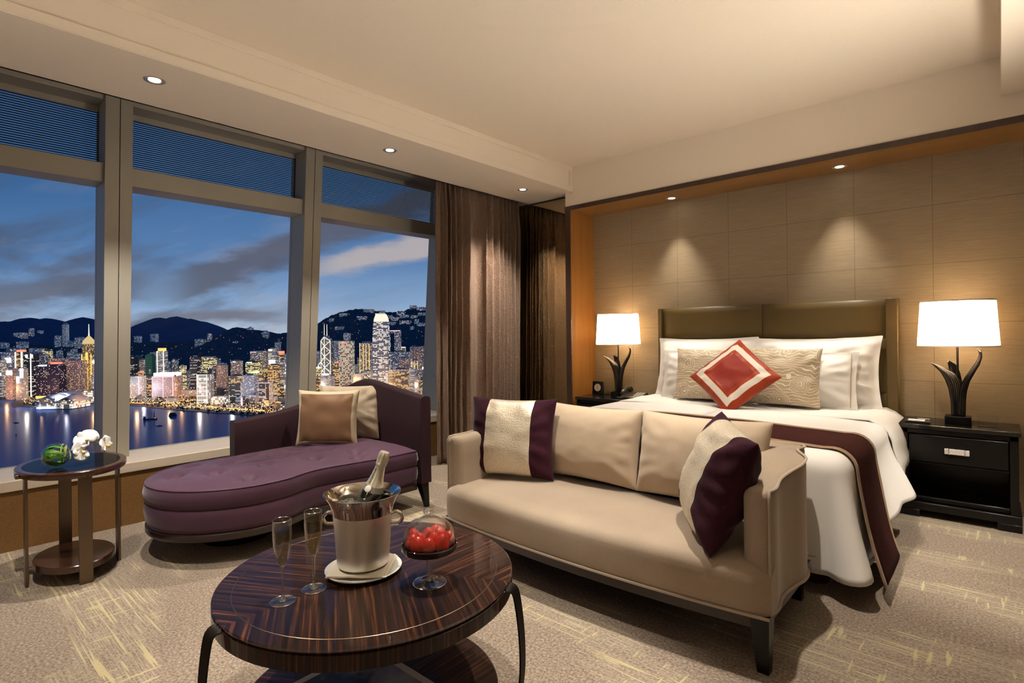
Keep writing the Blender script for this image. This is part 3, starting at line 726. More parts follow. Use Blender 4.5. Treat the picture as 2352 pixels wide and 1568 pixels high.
# seat outline: round lobe at the foot, waist, then straight to the back
oc = catmull([(-3.02,2.37,0),(-3.02,2.10,0),(-3.055,1.85,0),(-3.075,1.70,0),(-3.055,1.58,0),(-3.005,1.43,0),(-3.01,1.24,0),(-3.10,1.06,0),(-3.25,.935,0),(-3.44,.888,0),(-3.63,.93,0),(-3.79,1.05,0),(-3.865,1.22,0),(-3.87,1.40,0),(-3.87,1.6,0),(-3.87,1.9,0),(-3.87,2.37,0)], 9)
oc = oc + [Vector((lerp(-3.87,-3.02,i/12), 2.37, 0)) for i in range(1,12)]
NO = len(oc); cen = Vector((-3.44,1.6,0))
nr_ = []
for i in range(NO):
    tg = (oc[(i+1)%NO]-oc[i-1]).normalized(); nn = Vector((tg.y,-tg.x,0))
    # outward side
    md = Vector((-3.44, min(max(oc[i].y,1.32),2.2),0)); nn = nn if nn.dot(oc[i]-md) > 0 else -nn
    nr_.append(nn)
btn = [(-3.835,1.398),(-3.688,1.531),(-3.488,1.642),(-3.282,1.757),(-3.348,1.476),(-3.371,1.2),(-3.154,1.301),(-3.71,1.196),(-3.563,1.334),(-3.628,1.816),(-3.454,1.938),(-3.256,2.041),(-3.515,1.046),(-3.14,1.98),(-3.72,2.0),(-3.6,2.15)]
def lvl(i, out, z): p = oc[i] + nr_[i]*out; return (p.x, p.y, z)
prof = [(-.012,.172),(.0,.176),(.004,.20),(.012,.245),(.008,.287),(-.004,.296),(.008,.305),(.016,.345),(.008,.386),(.0,.397)]
rows = [[lvl(i, o_, z) for i in range(NO)] for o_, z in prof]
NR = 22
def domez(x, y, t):
    z = .397 + .045*(1-(1-t)**3.0) if t > 0 else .397
    d = 0
    for bx, by in btn:
        r2 = (x-bx)**2+(y-by)**2; d += .040*exp(-r2/.0012) + .022*exp(-r2/.009)
    return z - d*min(1, t*5)
for k in range(1, NR+1):
    t = k/NR; row = []
    for i in range(NO):
        md = Vector((-3.44+.0*k, min(max(oc[i].y,1.30),2.25),0)); p = (oc[i]).lerp(md, t*.995); row.append((p.x, p.y, domez(p.x, p.y, t)))
    rows.append(row)
m = MB().grid(rows, cv=True)
obj('seat', m, M['plum_cloth'], ch, smooth=180)
for z, o_, nm in ((.398,.003,'seat_piping'),(.296,-.001,'side_seam')):
    obj(nm, MB().tube([lvl(i, o_, z) for i in list(range(NO))+[0]], .0032 if z > .3 else .002, 5, cap=False), M['plum_cloth'], ch)
for bx, by in btn: obj('button', MB().lathe([(.0001,.004),(.007,.003),(.010,0),(.010,-.003)],12,(bx,by,domez(bx,by,.5)+.001)), M['plum_cloth'], ch)
m = MB(); rows = [[lvl(i, o_, z) for i in range(NO)] for o_, z in ((-.05,.13),(.0,.13),(.006,.138),(.006,.166),(-.004,.174),(-.05,.174))]
m.grid(rows, cv=True, cu=True); obj('base_rail', m, M['dark_wood'], ch, label='dark wood base rail', smooth=50)
m = MB().cap([lvl(i,-.03,.14) for i in range(NO)]); obj('underside', m, M['gap'], ch)
obj('pedestal', MB().lathe([(.19,0),(.19,.14)],40,(-3.47,1.36,0)), M['blackwood'], ch)
# shell: window side arm + back, top line rises from the arm end to the camel peak and dips to the outer corner
path = [(-3.905,1.50),(-3.905,1.62),(-3.905,1.75),(-3.905,1.9),(-3.905,2.05),(-3.905,2.2),(-3.900,2.31),(-3.875,2.385),(-3.82,2.425)] + [(lerp(-3.74,-2.985,i/16),2.432) for i in range(17)]
def topc(i):
    x, y = path[i]
    if i <= 8: return interp(y, [(1.50,.632),(1.62,.640),(1.75,.652),(1.9,.674),(2.05,.706),(2.2,.745),(2.31,.782),(2.385,.810),(2.425,.838)])
    return interp(x, [(-3.74,.856),(-3.69,.862),(-3.64,.858),(-3.5,.842),(-3.3,.812),(-3.15,.790),(-3.05,.778),(-2.985,.772)])
rows = []
for i, (x, y) in enumerate(path):
    a = Vector(path[max(i-1,0)]); b = Vector(path[min(i+1,len(path)-1)]); tg = (b-a).normalized(); n_ = Vector((tg.y,-tg.x))   # inward
    h = .042; T = topc(i)
    def q(d, z): return (x+n_.x*d, y+n_.y*d, z)
    rows.append([q(-h,.17), q(-h,.5), q(-h,T-.02), q(-h*.8,T-.006), q(-h*.3,T), q(h*.3,T), q(h*.8,T-.006), q(h,T-.02), q(h,.5), q(h,.17)])
m = MB().grid(rows, cv=True); m.cap(rows[0]); m.cap(rows[-1])
obj('backrest', m, M['dark_plum_cloth'], ch, smooth=50, label='dark plum camel back and low arm')
e = rows[-1]; obj('back_piping', MB().tube([(p[0]+.001,p[1],p[2]) for p in e[5:]], .003, 5), M['dark_plum_cloth'], ch)
for (x, y, ox, oy) in ((-3.025,2.425,.022,.02),(-3.86,2.425,-.02,.02)):
    obj('leg', MB().hexa([(x+ox-.014,y+oy-.014,0),(x+ox+.014,y+oy-.014,0),(x+ox+.014,y+oy+.014,0),(x+ox-.014,y+oy+.014,0),(x-.032,y-.032,.172),(x+.032,y-.032,.172),(x+.032,y+.032,.172),(x-.032,y+.032,.172)]), M['blackwood'], ch, bevel=.002)
cb = [-1,-.985,-.94,-.88,-.86,-.84,-.82,-.7,-.55,-.4,-.2,0,.2,.4,.55,.7,.82,.84,.86,.88,.94,.985,1]
cf = lambda u,v: 0 if max(abs(u),abs(v)) > .85 else 1
pil('throw_cushion', cushion(.455,.40,.15,.14,28,.008,21,cols=cb,rows=cb,matf=cf), [M['cream_satin'],M['brown_silk']], (-3.585,2.015,.418), (.357,.282,0), .16, 'copper brown silk cushion with cream border, front one on the plum chaise', 'cushion', None, .40)
pil('throw_cushion', cushion(.49,.42,.15,.12,28,.007,22), [M['taupe_weave']], (-3.655,2.23,.418), (.373,.31,0), .20, 'taupe woven cushion behind the copper silk one on the plum chaise', 'cushion', None, .42)

# ================================================================== COFFEE TABLE
TX, TY, TR, TZ = -1.511, 1.0, .452, .45
tb = empty('coffee_table', (TX,TY,0), 'round macassar ebony coffee table with three bronze sabre legs', 'coffee table')
obj('tabletop', MB().lathe([(.0001,TZ-.058),(TR-.012,TZ-.058),(TR-.006,TZ-.054),(TR-.004,TZ-.030),(TR-.004,TZ-.014),(TR-.008,TZ-.010),(TR-.008,TZ-.008),(TR-.002,TZ-.006),(TR-.001,TZ-.003),(TR-.005,TZ),(.0001,TZ)],120,(TX,TY,0)), M['ebony_veneer'], tb, smooth=30)
obj('rim_band', MB().lathe([(TR-.006,TZ-.055),(TR-.001,TZ-.052),(TR-.001,TZ-.014),(TR-.006,TZ-.011)],120,(TX,TY,0)), M['ebony_edge'], tb)
obj('inlay_ring', MB().lathe([(TR*.885-.0014,TZ+.0002),(TR*.885,TZ+.0009),(TR*.885+.0014,TZ+.0002)],140,(TX,TY,0)), M['bronze'], tb)
SHZ = .07
obj('lower_shelf', MB().lathe([(.0001,SHZ-.03),(.392,SHZ-.03),(.402,SHZ-.024),(.402,SHZ-.004),(.397,SHZ),(.0001,SHZ)],96,(TX,TY,0)), M['ebony_veneer'], tb, smooth=30)
for a in (28, 147, 267):
    u = Vector((cos(radians(a)), sin(radians(a)),0)); w = Vector((-u.y,u.x,0)); c0 = Vector((TX,TY,0))
    lg = MB()
    for k, off in enumerate((-.017,0,.017)):
        P = catmull([c0+u*.447+Vector((0,0,.437)), c0+u*.468+Vector((0,0,.434)), c0+u*.480+Vector((0,0,.405)), c0+u*.492+Vector((0,0,.30)), c0+u*.492+Vector((0,0,.18)), c0+u*.470+Vector((0,0,.07)), c0+u*.43+Vector((0,0,.0))], 5)
        rad = [.0074*lerp(1.15,.72,i/(len(P)-1)) for i in range(len(P))]
        lg.tube([p + w*off*lerp(1.0,.62,i/(len(P)-1)) for i, p in enumerate(P)], rad, 4, up=(w.x,w.y,0))
    P0 = c0+u*.44
    obj('leg', lg, M['gunmetal'], tb, smooth=30)
# picture book on the lower shelf
bk = empty('picture_book', (-1.495,.94,SHZ), 'large picture book with grey photograph cover lying on the coffee table shelf', 'book')
def rbox(cx, cy, z0, z1, w, d, rz, mi=0, m=None):
    m = m or MB(); b = MB().box(-w/2,w/2,-d/2,d/2,0,z1-z0); m.add(b, MT((cx,cy,z0), rz), mi); return m
obj('pages', rbox(-1.495,.94,SHZ+.004,SHZ+.026,.375,.335,.02), M['paper'], bk)
obj('cover', rbox(-1.495,.94,SHZ+.026,SHZ+.029,.39,.35,.02, m=rbox(-1.495,.94,SHZ+.0005,SHZ+.004,.39,.35,.02)), M['paper'], bk)
t = NT('cover_photograph'); n = t.noise(t.co(), 7, 4); M['photo'] = t.done(t.bsdf(color=t.ramp(n,[(.42,(.02,.02,.022)),(.5,(.20,.19,.18)),(.62,(.34,.33,.31))]), rough=.3))
obj('cover_picture', rbox(-1.495,.94,SHZ+.029,SHZ+.0296,.34,.30,.02), M['photo'], bk, label='grey and black cover photograph')

# ---- on the table
pl = empty('saucer_plate', (-1.522,.98,TZ), 'white plate under the folded napkin and champagne bucket', 'plate')
obj('dish', MB().lathe([(.0001,.0015),(.075,.0015),(.10,.006),(.118,.012),(.119,.0145),(.10,.009),(.075,.0045),(.0001,.004)],56,(-1.522,.98,TZ)), M['porcelain'], pl)
np_ = MB()
for k,(w,d,z0,rz) in enumerate(((.185,.165,.0135,.72),(.170,.172,.017,.70))):
    b = MB(); n = 12; rows=[]
    for side in (0,1):
        g=[]
        for i in range(n+1):
            row=[]
            for j in range(n+1):
                u=-1+2*j/n; v=-1+2*i/n
                row.append((u*w/2, v*d/2, (.0 if side==0 else .0034)+ .0016*nz(u*2+k,v*2,side*0+k) - .003*max(0,hypot(u,v)-.95)))
            g.append(row)
        rows.append(g)
    b.grid(rows[0]); b.grid(rows[1])
    for sel in (lambda g:[r for r in g[0]], lambda g:[r for r in g[-1]], lambda g:[r[0] for r in g], lambda g:[r[-1] for r in g]): b.grid([sel(rows[0]), sel(rows[1])])
    np_.add(b, MT((-1.524,.978,TZ+z0), rz))
nk = empty('napkin', (-1.524,.978,TZ+.0135), 'folded cream napkin between plate and champagne bucket', 'napkin')
obj('cloth', np_, M['cream_napkin'], nk, smooth=60)
BC = (-1.524,.98,TZ+.0235)
bu = empty('champagne_bucket', BC, 'flared silver champagne bucket on the coffee table', 'ice bucket')
obj('bucket_body', MB().lathe([(.0001,0),(.070,0),(.078,.004),(.081,.012),(.083,.05),(.087,.11),(.0925,.165)],64,BC), M['frost'], bu, label='condensation frosted silver body')
obj('bucket_rim', MB().lathe([(.0925,.165),(.098,.188),(.108,.210),(.119,.226),(.1205,.228),(.119,.2285),(.1065,.211),(.0965,.188),(.091,.165),(.0855,.11),(.0815,.05),(.078,.012),(.0001,.006)],64,BC), M['chrome'], bu, label='polished flared rim and inside')
for s in (1,-1):
    dv = RGT*s*(1 if s > 0 else 1); b0 = Vector(BC)+Vector((0,0,.142))+dv*.088
    P = catmull([b0+Vector((0,0,.016)), b0+dv*.022+Vector((0,0,.022)), b0+dv*.038+Vector((0,0,.006)), b0+dv*.030-Vector((0,0,.012)), b0+dv*.010-Vector((0,0,.014)), b0-dv*.003-Vector((0,0,.014))],6)
    obj('handle', MB().tube(P,[.0075-.002*sin(pi*i/(len(P)-1)) for i in range(len(P))],10), M['chrome'], bu)
for k in range(16):
    a = R.uniform(0,2*pi); r = R.uniform(.015,.066); p = Vector(BC)+Vector((r*cos(a)-.020, r*sin(a)-.02, .172+R.uniform(-.006,.018)*(1-r/.09)))
    b = bmesh.new(); bmesh.ops.create_cube(b, size=.026)
    c = MB(); c.v=[tuple(v.co) for v in b.verts]; c.f=[tuple(v.index for v in f.verts) for f in b.faces]; c.m=[0]*len(c.f); b.free()
    cc = MB().add(c, Matrix.Rotation(R.uniform(0,3),4,'X') @ Matrix.Rotation(R.uniform(0,3),4,'Z'))
    tag(obj('ice_cube', cc, M['ice'], loc=tuple(p), local=True, bevel=.004, seg=3), 'clear melting ice cube heaped in the silver champagne bucket', 'ice', 'ice cubes in the champagne bucket')
# champagne bottle, tilted to the bucket side
bt = empty('champagne_bottle', (0,0,0), 'dark champagne bottle with pale gold foil neck standing in the ice bucket', 'bottle')
def sect(p, n=36): return MB().lathe(p, n)
obj('bottle_body', sect([(.0001,0),(.040,0),(.043,.006),(.0435,.13),(.0425,.162),(.038,.188),(.0335,.205)]), M['bottle'], bt, local=True)
obj('shoulder_foil', sect([(.0290,.2215),(.0248,.236),(.0210,.252),(.0180,.268),(.0164,.280),(.0158,.290)]), M['foil'], bt, local=True, label='pale gold neck foil')
obj('neck_band', sect([(.0342,.2035),(.0318,.212),(.0290,.2215)]), plain('grey_band',(.30,.28,.26),.4,.4), bt, local=True)
cap = MB(); rows=[]
for r, z, w in ((.0160,.288,0),(.0178,.291,0),(.0178,.296,0),(.0165,.300,.08),(.0172,.318,.10),(.0168,.330,.08),(.0145,.335,.04),(.0001,.336,0)):
    rows.append([(r*(1+w*cos(8*2*pi*j/64))*cos(2*pi*j/64), r*(1+w*cos(8*2*pi*j/64))*sin(2*pi*j/64), z) for j in range(64)])
cap.grid(rows, cv=True); obj('cork_foil', cap, M['foil'], bt, local=True)
def text_mesh(body, size, extr=.0003):
    cu_ = bpy.data.curves.new('lettering','FONT'); cu_.body = body; cu_.size = size; cu_.extrude = extr; cu_.align_x='CENTER'; cu_.align_y='CENTER'
    o = bpy.data.objects.new('lettering_tmp', cu_); COL.objects.link(o)
    dg = bpy.context.evaluated_depsgraph_get(); me = o.evaluated_get(dg).to_mesh()
    m = MB(); m.v=[tuple(v.co) for v in me.vertices]; m.f=[tuple(p.vertices) for p in me.polygons]; m.m=[0]*len(m.f)
    o.evaluated_get(dg).to_mesh_clear(); bpy.data.objects.remove(o); bpy.data.curves.remove(cu_)
    return m
def wrap(m, ang, zc, rfun):
    o = MB(); o.f = m.f; o.m = m.m
    for x, y, z in m.v:
        zz = zc + x; r = rfun(zz) + .0004 + z; a = ang - y/ max(rfun(zz),.01)
        o.v.append((r*cos(a), r*sin(a), zz))
    return o
rf = lambda z: interp(z, [(.2,.0342),(.2215,.0290),(.236,.0248),(.252,.0210),(.268,.0180),(.280,.0164),(.290,.0158)])
BROT = Matrix.Rotation(radians(18),4,RGT.cross(Vector((0,0,1))) * -1)
camang = atan2(-.745,.666)-.55
obj('neck_lettering', wrap(text_mesh('ROEDERER',.0105), camang, .256, rf), M['ink'], bt, local=True)
md_ = MB().lathe([(.0001,.0022),(.0095,.002),(.0115,.0008),(.0115,-.001)],24)
obj('neck_medallion', MB().add(md_, Matrix.Translation((.0322*cos(camang+.15),.0322*sin(camang+.15),.213)) @ Matrix.Rotation(camang+.15,4,'Z') @ Matrix.Rotation(radians(66),4,'Y')), M['porcelain'], bt, local=True)
bt.matrix_world = Matrix.Translation(Vector((-1.512,1.058,.815)) - (BROT @ Vector((0,0,.333)))) @ BROT
# flutes
def flute(loc, label, first=None):
    if first is not None: return dup(first, loc, 0, label)
    r = empty('champagne_flute', loc, label, 'glass', 'filled champagne flutes')
    o = [(.0001,.0015),(.010,.003),(.034,.0018),(.0355,.0008),(.034,.0),(.0001,.0)]
    obj('flute_foot', sect([(.0001,.0005),(.034,.0005),(.0355,.0012),(.034,.0024),(.012,.0043)],40), M['glass'], r, local=True)
    obj('flute_bowl', sect([(.0001,.0975),(.0075,.100),(.0125,.108),(.0185,.128),(.0238,.158),(.0258,.19),(.0255,.231),(.0252,.2318),(.0246,.231),(.0249,.19),(.0229,.158),(.0176,.129),(.0115,.110),(.006,.1045),(.0001,.1035)],40), M['glass'], r, local=True)
    obj('rim', MB().tube([(.0252*cos(2*pi*i/36),.0252*sin(2*pi*i/36),.2315) for i in range(37)],.0007,5,cap=False), M['glass_edge'], r, local=True)
    obj('foot_rim', MB().tube([(.0352*cos(2*pi*i/40),.0352*sin(2*pi*i/40),.0016) for i in range(41)],.0011,5,cap=False), M['glass_edge'], r, local=True)
    obj('stem', sect([(.0001,.004),(.012,.0046),(.0062,.009),(.0042,.016),(.0036,.03),(.0034,.06),(.0040,.085),(.0062,.0965),(.0075,.100)],20), M['glass_edge'], r, local=True)
    obj('wine', sect([(.0001,.1037),(.0060,.1047),(.0114,.1102),(.0175,.1292),(.0228,.1582),(.0247,.19),(.0246,.206),(.0001,.206)],40), M['wine'], r, local=True)
    return r
f1 = flute((-1.522,.716,TZ), 'champagne flute nearest the table edge, filled with pale wine')
flute((-1.526,.812,TZ), 'champagne flute next to the silver bucket, filled with pale wine', f1)
# cake stand with strawberries under a glass dome
CK = Vector((-1.294,1.061,TZ))
cs = empty('dome_stand', CK, 'footed glass stand with black plate and clear dome over strawberries', 'cake stand')
obj('foot', MB().lathe([(.0001,.0005),(.048,.0005),(.0505,.0015),(.049,.0035),(.025,.006),(.013,.011)],48,CK), M['glass'], cs)
obj('stem', MB().lathe([(.013,.011),(.0095,.02),(.0085,.04),(.0085,.085),(.012,.096),(.016,.098)],32,CK), M['glass_edge'], cs)
obj('foot_rim', MB().tube([(CK.x+.0498*cos(2*pi*i/48),CK.y+.0498*sin(2*pi*i/48),CK.z+.0022) for i in range(49)],.0016,5,cap=False), M['glass_edge'], cs)
obj('plate', MB().lathe([(.0001,.098),(.060,.098),(.078,.101),(.0835,.108),(.0845,.120),(.0825,.1215),(.080,.119),(.0785,.110),(.070,.1075),(.0001,.107)],56,CK), M['smoke_glass'], cs, label='smoked black glass plate with raised edge')
dz = .1085
obj('knob', MB().lathe([(.009,dz+.0945),(.0085,dz+.098),(.015,dz+.102),(.0172,dz+.109),(.015,dz+.116),(.008,dz+.119),(.0001,dz+.1195)],36,CK), M['glass_edge'], cs)
obj('dome', MB().lathe([(.0755,dz),(.0765,dz+.02),(.0755,dz+.040),(.0700,dz+.060),(.0560,dz+.0745),(.042,dz+.0795),(.036,dz+.083),(.028,dz+.0885),(.014,dz+.0915),(.009,dz+.0945)],56,CK).lathe([(.0001,dz+.089),(.026,dz+.0855),(.034,dz+.080),(.041,dz+.0768),(.0545,dz+.0722),(.0678,dz+.0588),(.0732,dz+.040),(.0742,dz+.02),(.0732,dz)],56,CK).lathe([(.0732,dz),(.0755,dz)],56,CK), M['glass'], cs, smooth=50)
def berry(seed):
    m = MB(); rows=[]; n=18
    for z, r in ((0,.0001),(.001,.010),(.005,.0155),(.012,.0172),(.020,.0155),(.028,.0115),(.034,.006),(.0365,.0001)):
        rows.append([(r*cos(2*pi*j/n)*(1+.06*nz(j*.7,z*60,seed)), r*sin(2*pi*j/n)*(1+.06*nz(j*.7,z*60,seed+3)), z) for j in range(n)])
    return m.grid(rows, cv=True)
bsp = [(-.050,-.020),(-.030,-.046),(.006,-.052),(.040,-.036),(.054,.002),(-.022,-.010),(.018,-.012),(-.046,.022),(-.008,.028),(.032,.030),(.008,.058)]
for k,(bx,by) in enumerate(bsp):
    # near the viewer = towards -FWD
    p = CK + RGT*bx + FWD*by + Vector((0,0,.1085))
    s = R.uniform(1.18,1.36)
    o = obj('strawberry', berry(k), M['berry'], loc=tuple(p), local=True, smooth=180)
    o.rotation_euler = (R.uniform(-.16,.16), R.uniform(-.16,.16), R.uniform(0,6)); o.scale = (s,s,s*1.12)
    front_ = by < -.03
    tag(o, 'ripe strawberry in the front row under the glass dome' if front_ else 'ripe strawberry further back in the pile under the glass dome', 'strawberry', 'front strawberries under the dome' if front_ else 'back strawberries under the dome')

# ================================================================== SIDE TABLE WITH ORCHID
SX, SY, SZ_ = -3.60, .592, .562
st_ = empty('side_table', (SX,SY,0), 'oval dark wood side table with bronze legs by the window', 'side table')
def oval(prof, n=80, c=(SX,SY)): return MB().lathe(prof, n, (c[0],c[1],0), sx=1.32, sy=1.0)
obj('tabletop', oval([(.0001,SZ_-.034),(.212,SZ_-.034),(.220,SZ_-.031),(.226,SZ_-.018),(.225,SZ_-.003),(.222,SZ_),(.198,SZ_),(.197,SZ_-.002),(.0001,SZ_-.002)]), M['walnut_rim'], st_, smooth=35)
obj('glass_inlay', oval([(.0001,SZ_+.0005),(.1955,SZ_+.0005),(.1968,SZ_-.0015)]), M['black_glass'], st_)
obj('lower_shelf', oval([(.0001,.062),(.158,.062),(.165,.066),(.165,.094),(.162,.098),(.0001,.098)], c=(-3.575,.592)), M['walnut_rim'], st_, smooth=35)
def legplate(x, y, ang, w=.055):
    m = MB(); m.add(MB().box(-.006,.006,-w/2,w/2,0,SZ_-.03), MT((x,y,0),ang))
    m.add(MB().box(-.004,.010,-w/2-.002,w/2+.002,SZ_-.040,SZ_-.014), MT((x,y,0),ang)); return m
obj('leg', legplate(-3.36,.600,0), M['bronze'], st_, bevel=.001)
obj('leg', legplate(-3.795,.590,0), M['bronze'], st_, bevel=.001)
obj('leg', legplate(-3.548,.400,pi/2), M['bronze'], st_, bevel=.001)
obj('leg', legplate(-3.59,.782,pi/2), M['bronze'], st_, bevel=.001)
br_ = MB().box(-3.575,-3.525,.362,.40,SZ_-.032,SZ_-.012); obj('bracket', br_, M['bronze'], st_, bevel=.003)
VC = Vector((-3.50,.512,SZ_+.0625)); vax = Vector((.12,.985,.12)).normalized()
q = vax.to_track_quat('Z','Y').to_matrix().to_4x4()
vs = empty('bubble_vase', VC, 'round clear glass vase lying on its side, lined with green leaf strips', 'vase')
pr = []
for i in range(17):
    a = -pi/2 + (pi*.80)*i/16; pr.append((max(.0001,.061*cos(a)), .061*sin(a)))
inn = [(max(.0001,r-.003) if r > .004 else .0001, z*.955) for r, z in pr[::-1]]
gl = MB().lathe(pr+inn, 48); obj('glass_bowl', MB().add(gl, Matrix.Translation(VC) @ q), M['glass'], vs, smooth=180)
lf = MB()
for k in range(11):
    a0 = 2*pi*k/11; pts=[]
    rows=[]
    for i in range(15):
        t = i/14; a = -pi/2*.93 + (pi*.66)*t; rr = .0545; ph = a0 + 1.25*t + .15*sin(k*3)
        wd = .010*(1-.5*abs(2*t-1)**2)/max(.25,cos(a))
        rows.append([(rr*cos(a)*cos(ph+s*wd/.055), rr*cos(a)*sin(ph+s*wd/.055), rr*sin(a)) for s in (-1,0,1)])
    lf.grid(rows)
obj('leaf_lining', MB().add(lf, Matrix.Translation(VC) @ q), M['leaf'], vs, smooth=180)
rings = MB()
for k, (r_, zz) in enumerate(((.040,.034),(.047,.024),(.034,.044))):
    rings.tube([(r_*cos(2*pi*i/28), r_*sin(2*pi*i/28), zz+.010*sin(2*pi*i/28+k)) for i in range(29)], .0022, 6, cap=False)
obj('grass_loop', MB().add(rings, Matrix.Translation(VC) @ q), plain('pale_grass',(.42,.50,.10),.4), vs)
# orchid spray: stem + three blooms, each bloom with five petals and a lip
sp = empty('orchid_spray', VC, 'white orchid spray reaching out of the glass vase', 'orchid')
stem = catmull([VC-vax*.02, VC+vax*.03+Vector((0,0,.0)), VC+vax*.075+Vector((0,0,.018)), VC+vax*.13+Vector((0,0,.028)), VC+vax*.185+Vector((0,0,.018))],6)
obj('stem', MB().tube(stem,.0022,6), plain('orchid_stem',(.30,.33,.12),.5), sp)
def bloom(c, face, spin, s=1.0):
    f = Vector(face).normalized(); qq = f.to_track_quat('Z','Y').to_matrix().to_4x4()
    m = MB()
    for k,(ang,L,W) in enumerate(((90,.036,.016),(205,.034,.015),(335,.034,.015),(15,.040,.030),(165,.040,.030))):
        a = radians(ang+spin); rows=[]
        for i in range(9):
            t=i/8; w=W*(sin(pi*min(1,t*.86+.06))**.75); row=[]
            for j in range(7):
                v=-1+2*j/6; row.append((t*L, v*w, .004 + .010*t*t*(1 if k<3 else .3) - .006*v*v*t + .003*nz(t*4+k,v*2,spin)))
            rows.append(row)
        m.add(MB().grid(rows), Matrix.Translation((0,0,0 if k<3 else .002)) @ Matrix.Rotation(a,4,'Z'))
    lip = MB().tube([(0,0,.004),(0,-.005,.012),(0,-.010,.016),(0,-.008,.022)],[.0035,.005,.0055,.002],8)
    Mx = Matrix.Translation(c) @ qq @ Matrix.Scale(s,4)
    return MB().add(m, Mx), MB().add(lip, Mx)
for c, fc, spn, s in ((Vector((-3.49,.632,SZ_+.122)),(.85,-.15,.55),40,1.38),(Vector((-3.47,.605,SZ_+.075)),(.80,.35,.1),100,1.28),(Vector((-3.50,.708,SZ_+.085)),(.6,.75,.15),20,1.25)):
    a, b = bloom(c, fc, spn, s); pb = obj('bloom', a, M['petal'], sp, smooth=180, solid=.0008); obj('lip', b, M['pollen'], pb, label='yellow orchid lip')

# ================================================================== NIGHTSTANDS
def nightstand(name, x0, x1, label, extra=True):
    y0, y1, zt = YF, YB-.012, .588
    r = empty(name, ((x0+x1)/2,(y0+y1)/2,0), label, 'nightstand')
    m = MB()
    m.box(x0+.012,x0+.052,y0+.012,y1,.05,zt-.03).box(x1-.052,x1-.012,y0+.012,y1,.05,zt-.03)          # side frames
    m.box(x0+.052,x1-.052,y0+.03,y1,.095,.115).box(x0+.052,x1-.052,y0+.02,y1,.335,.352).box(x0+.052,x1-.052,y1-.012,y1,.115,.56)
    m.box(x0+.012,x1-.012,y0+.012,y1,zt-.058,zt-.030)
    m.box(x0+.052,x1-.052,y0+.016,y0+.035,.115,.13)
    obj('carcass', m, M['blackwood'], r, bevel=.003)
    obj('plinth', MB().box(x0,x1,y0-.005,y1,.045,.095).box(x0,x0+.11,y0-.005,y0+.05,0,.045).box(x1-.11,x1,y0-.005,y0+.05,0,.045).box(x0,x0+.08,y1-.06,y1,0,.045).box(x1-.08,x1,y1-.06,y1,0,.045), M['blackwood'], r, bevel=.004)
    obj('marble_top', MB().box(x0,x1,y0-.004,y1,zt-.028,zt), M['marble'], r, bevel=.004)
    d = obj('drawer', MB().box(x0+.057,x1-.057,y0+.004,y0+.03,.356,.524), M['blackwood'], r, bevel=.003)
    cx = (x0+x1)/2+.002
    h = obj('handle', MB().box(cx-.060,cx+.060,y0-.006,y0+.004,.418,.452), M['pearl'], d, bevel=.002, label='mother of pearl plate handle')
    for q_ in (-.0385,.0385): obj('handle_bar', MB().box(cx+q_-.0015,cx+q_+.0015,y0-.008,y0-.005,.416,.454), M['chrome_ring'], d)
    return r
nightstand('nightstand', -.505, .085, 'black lacquered nightstand with pearl drawer handle, notepad tray on top')
nightstand('nightstand', -3.062, -2.43, 'black lacquered nightstand in the niche corner with clock and telephone on top')
NZ = .588
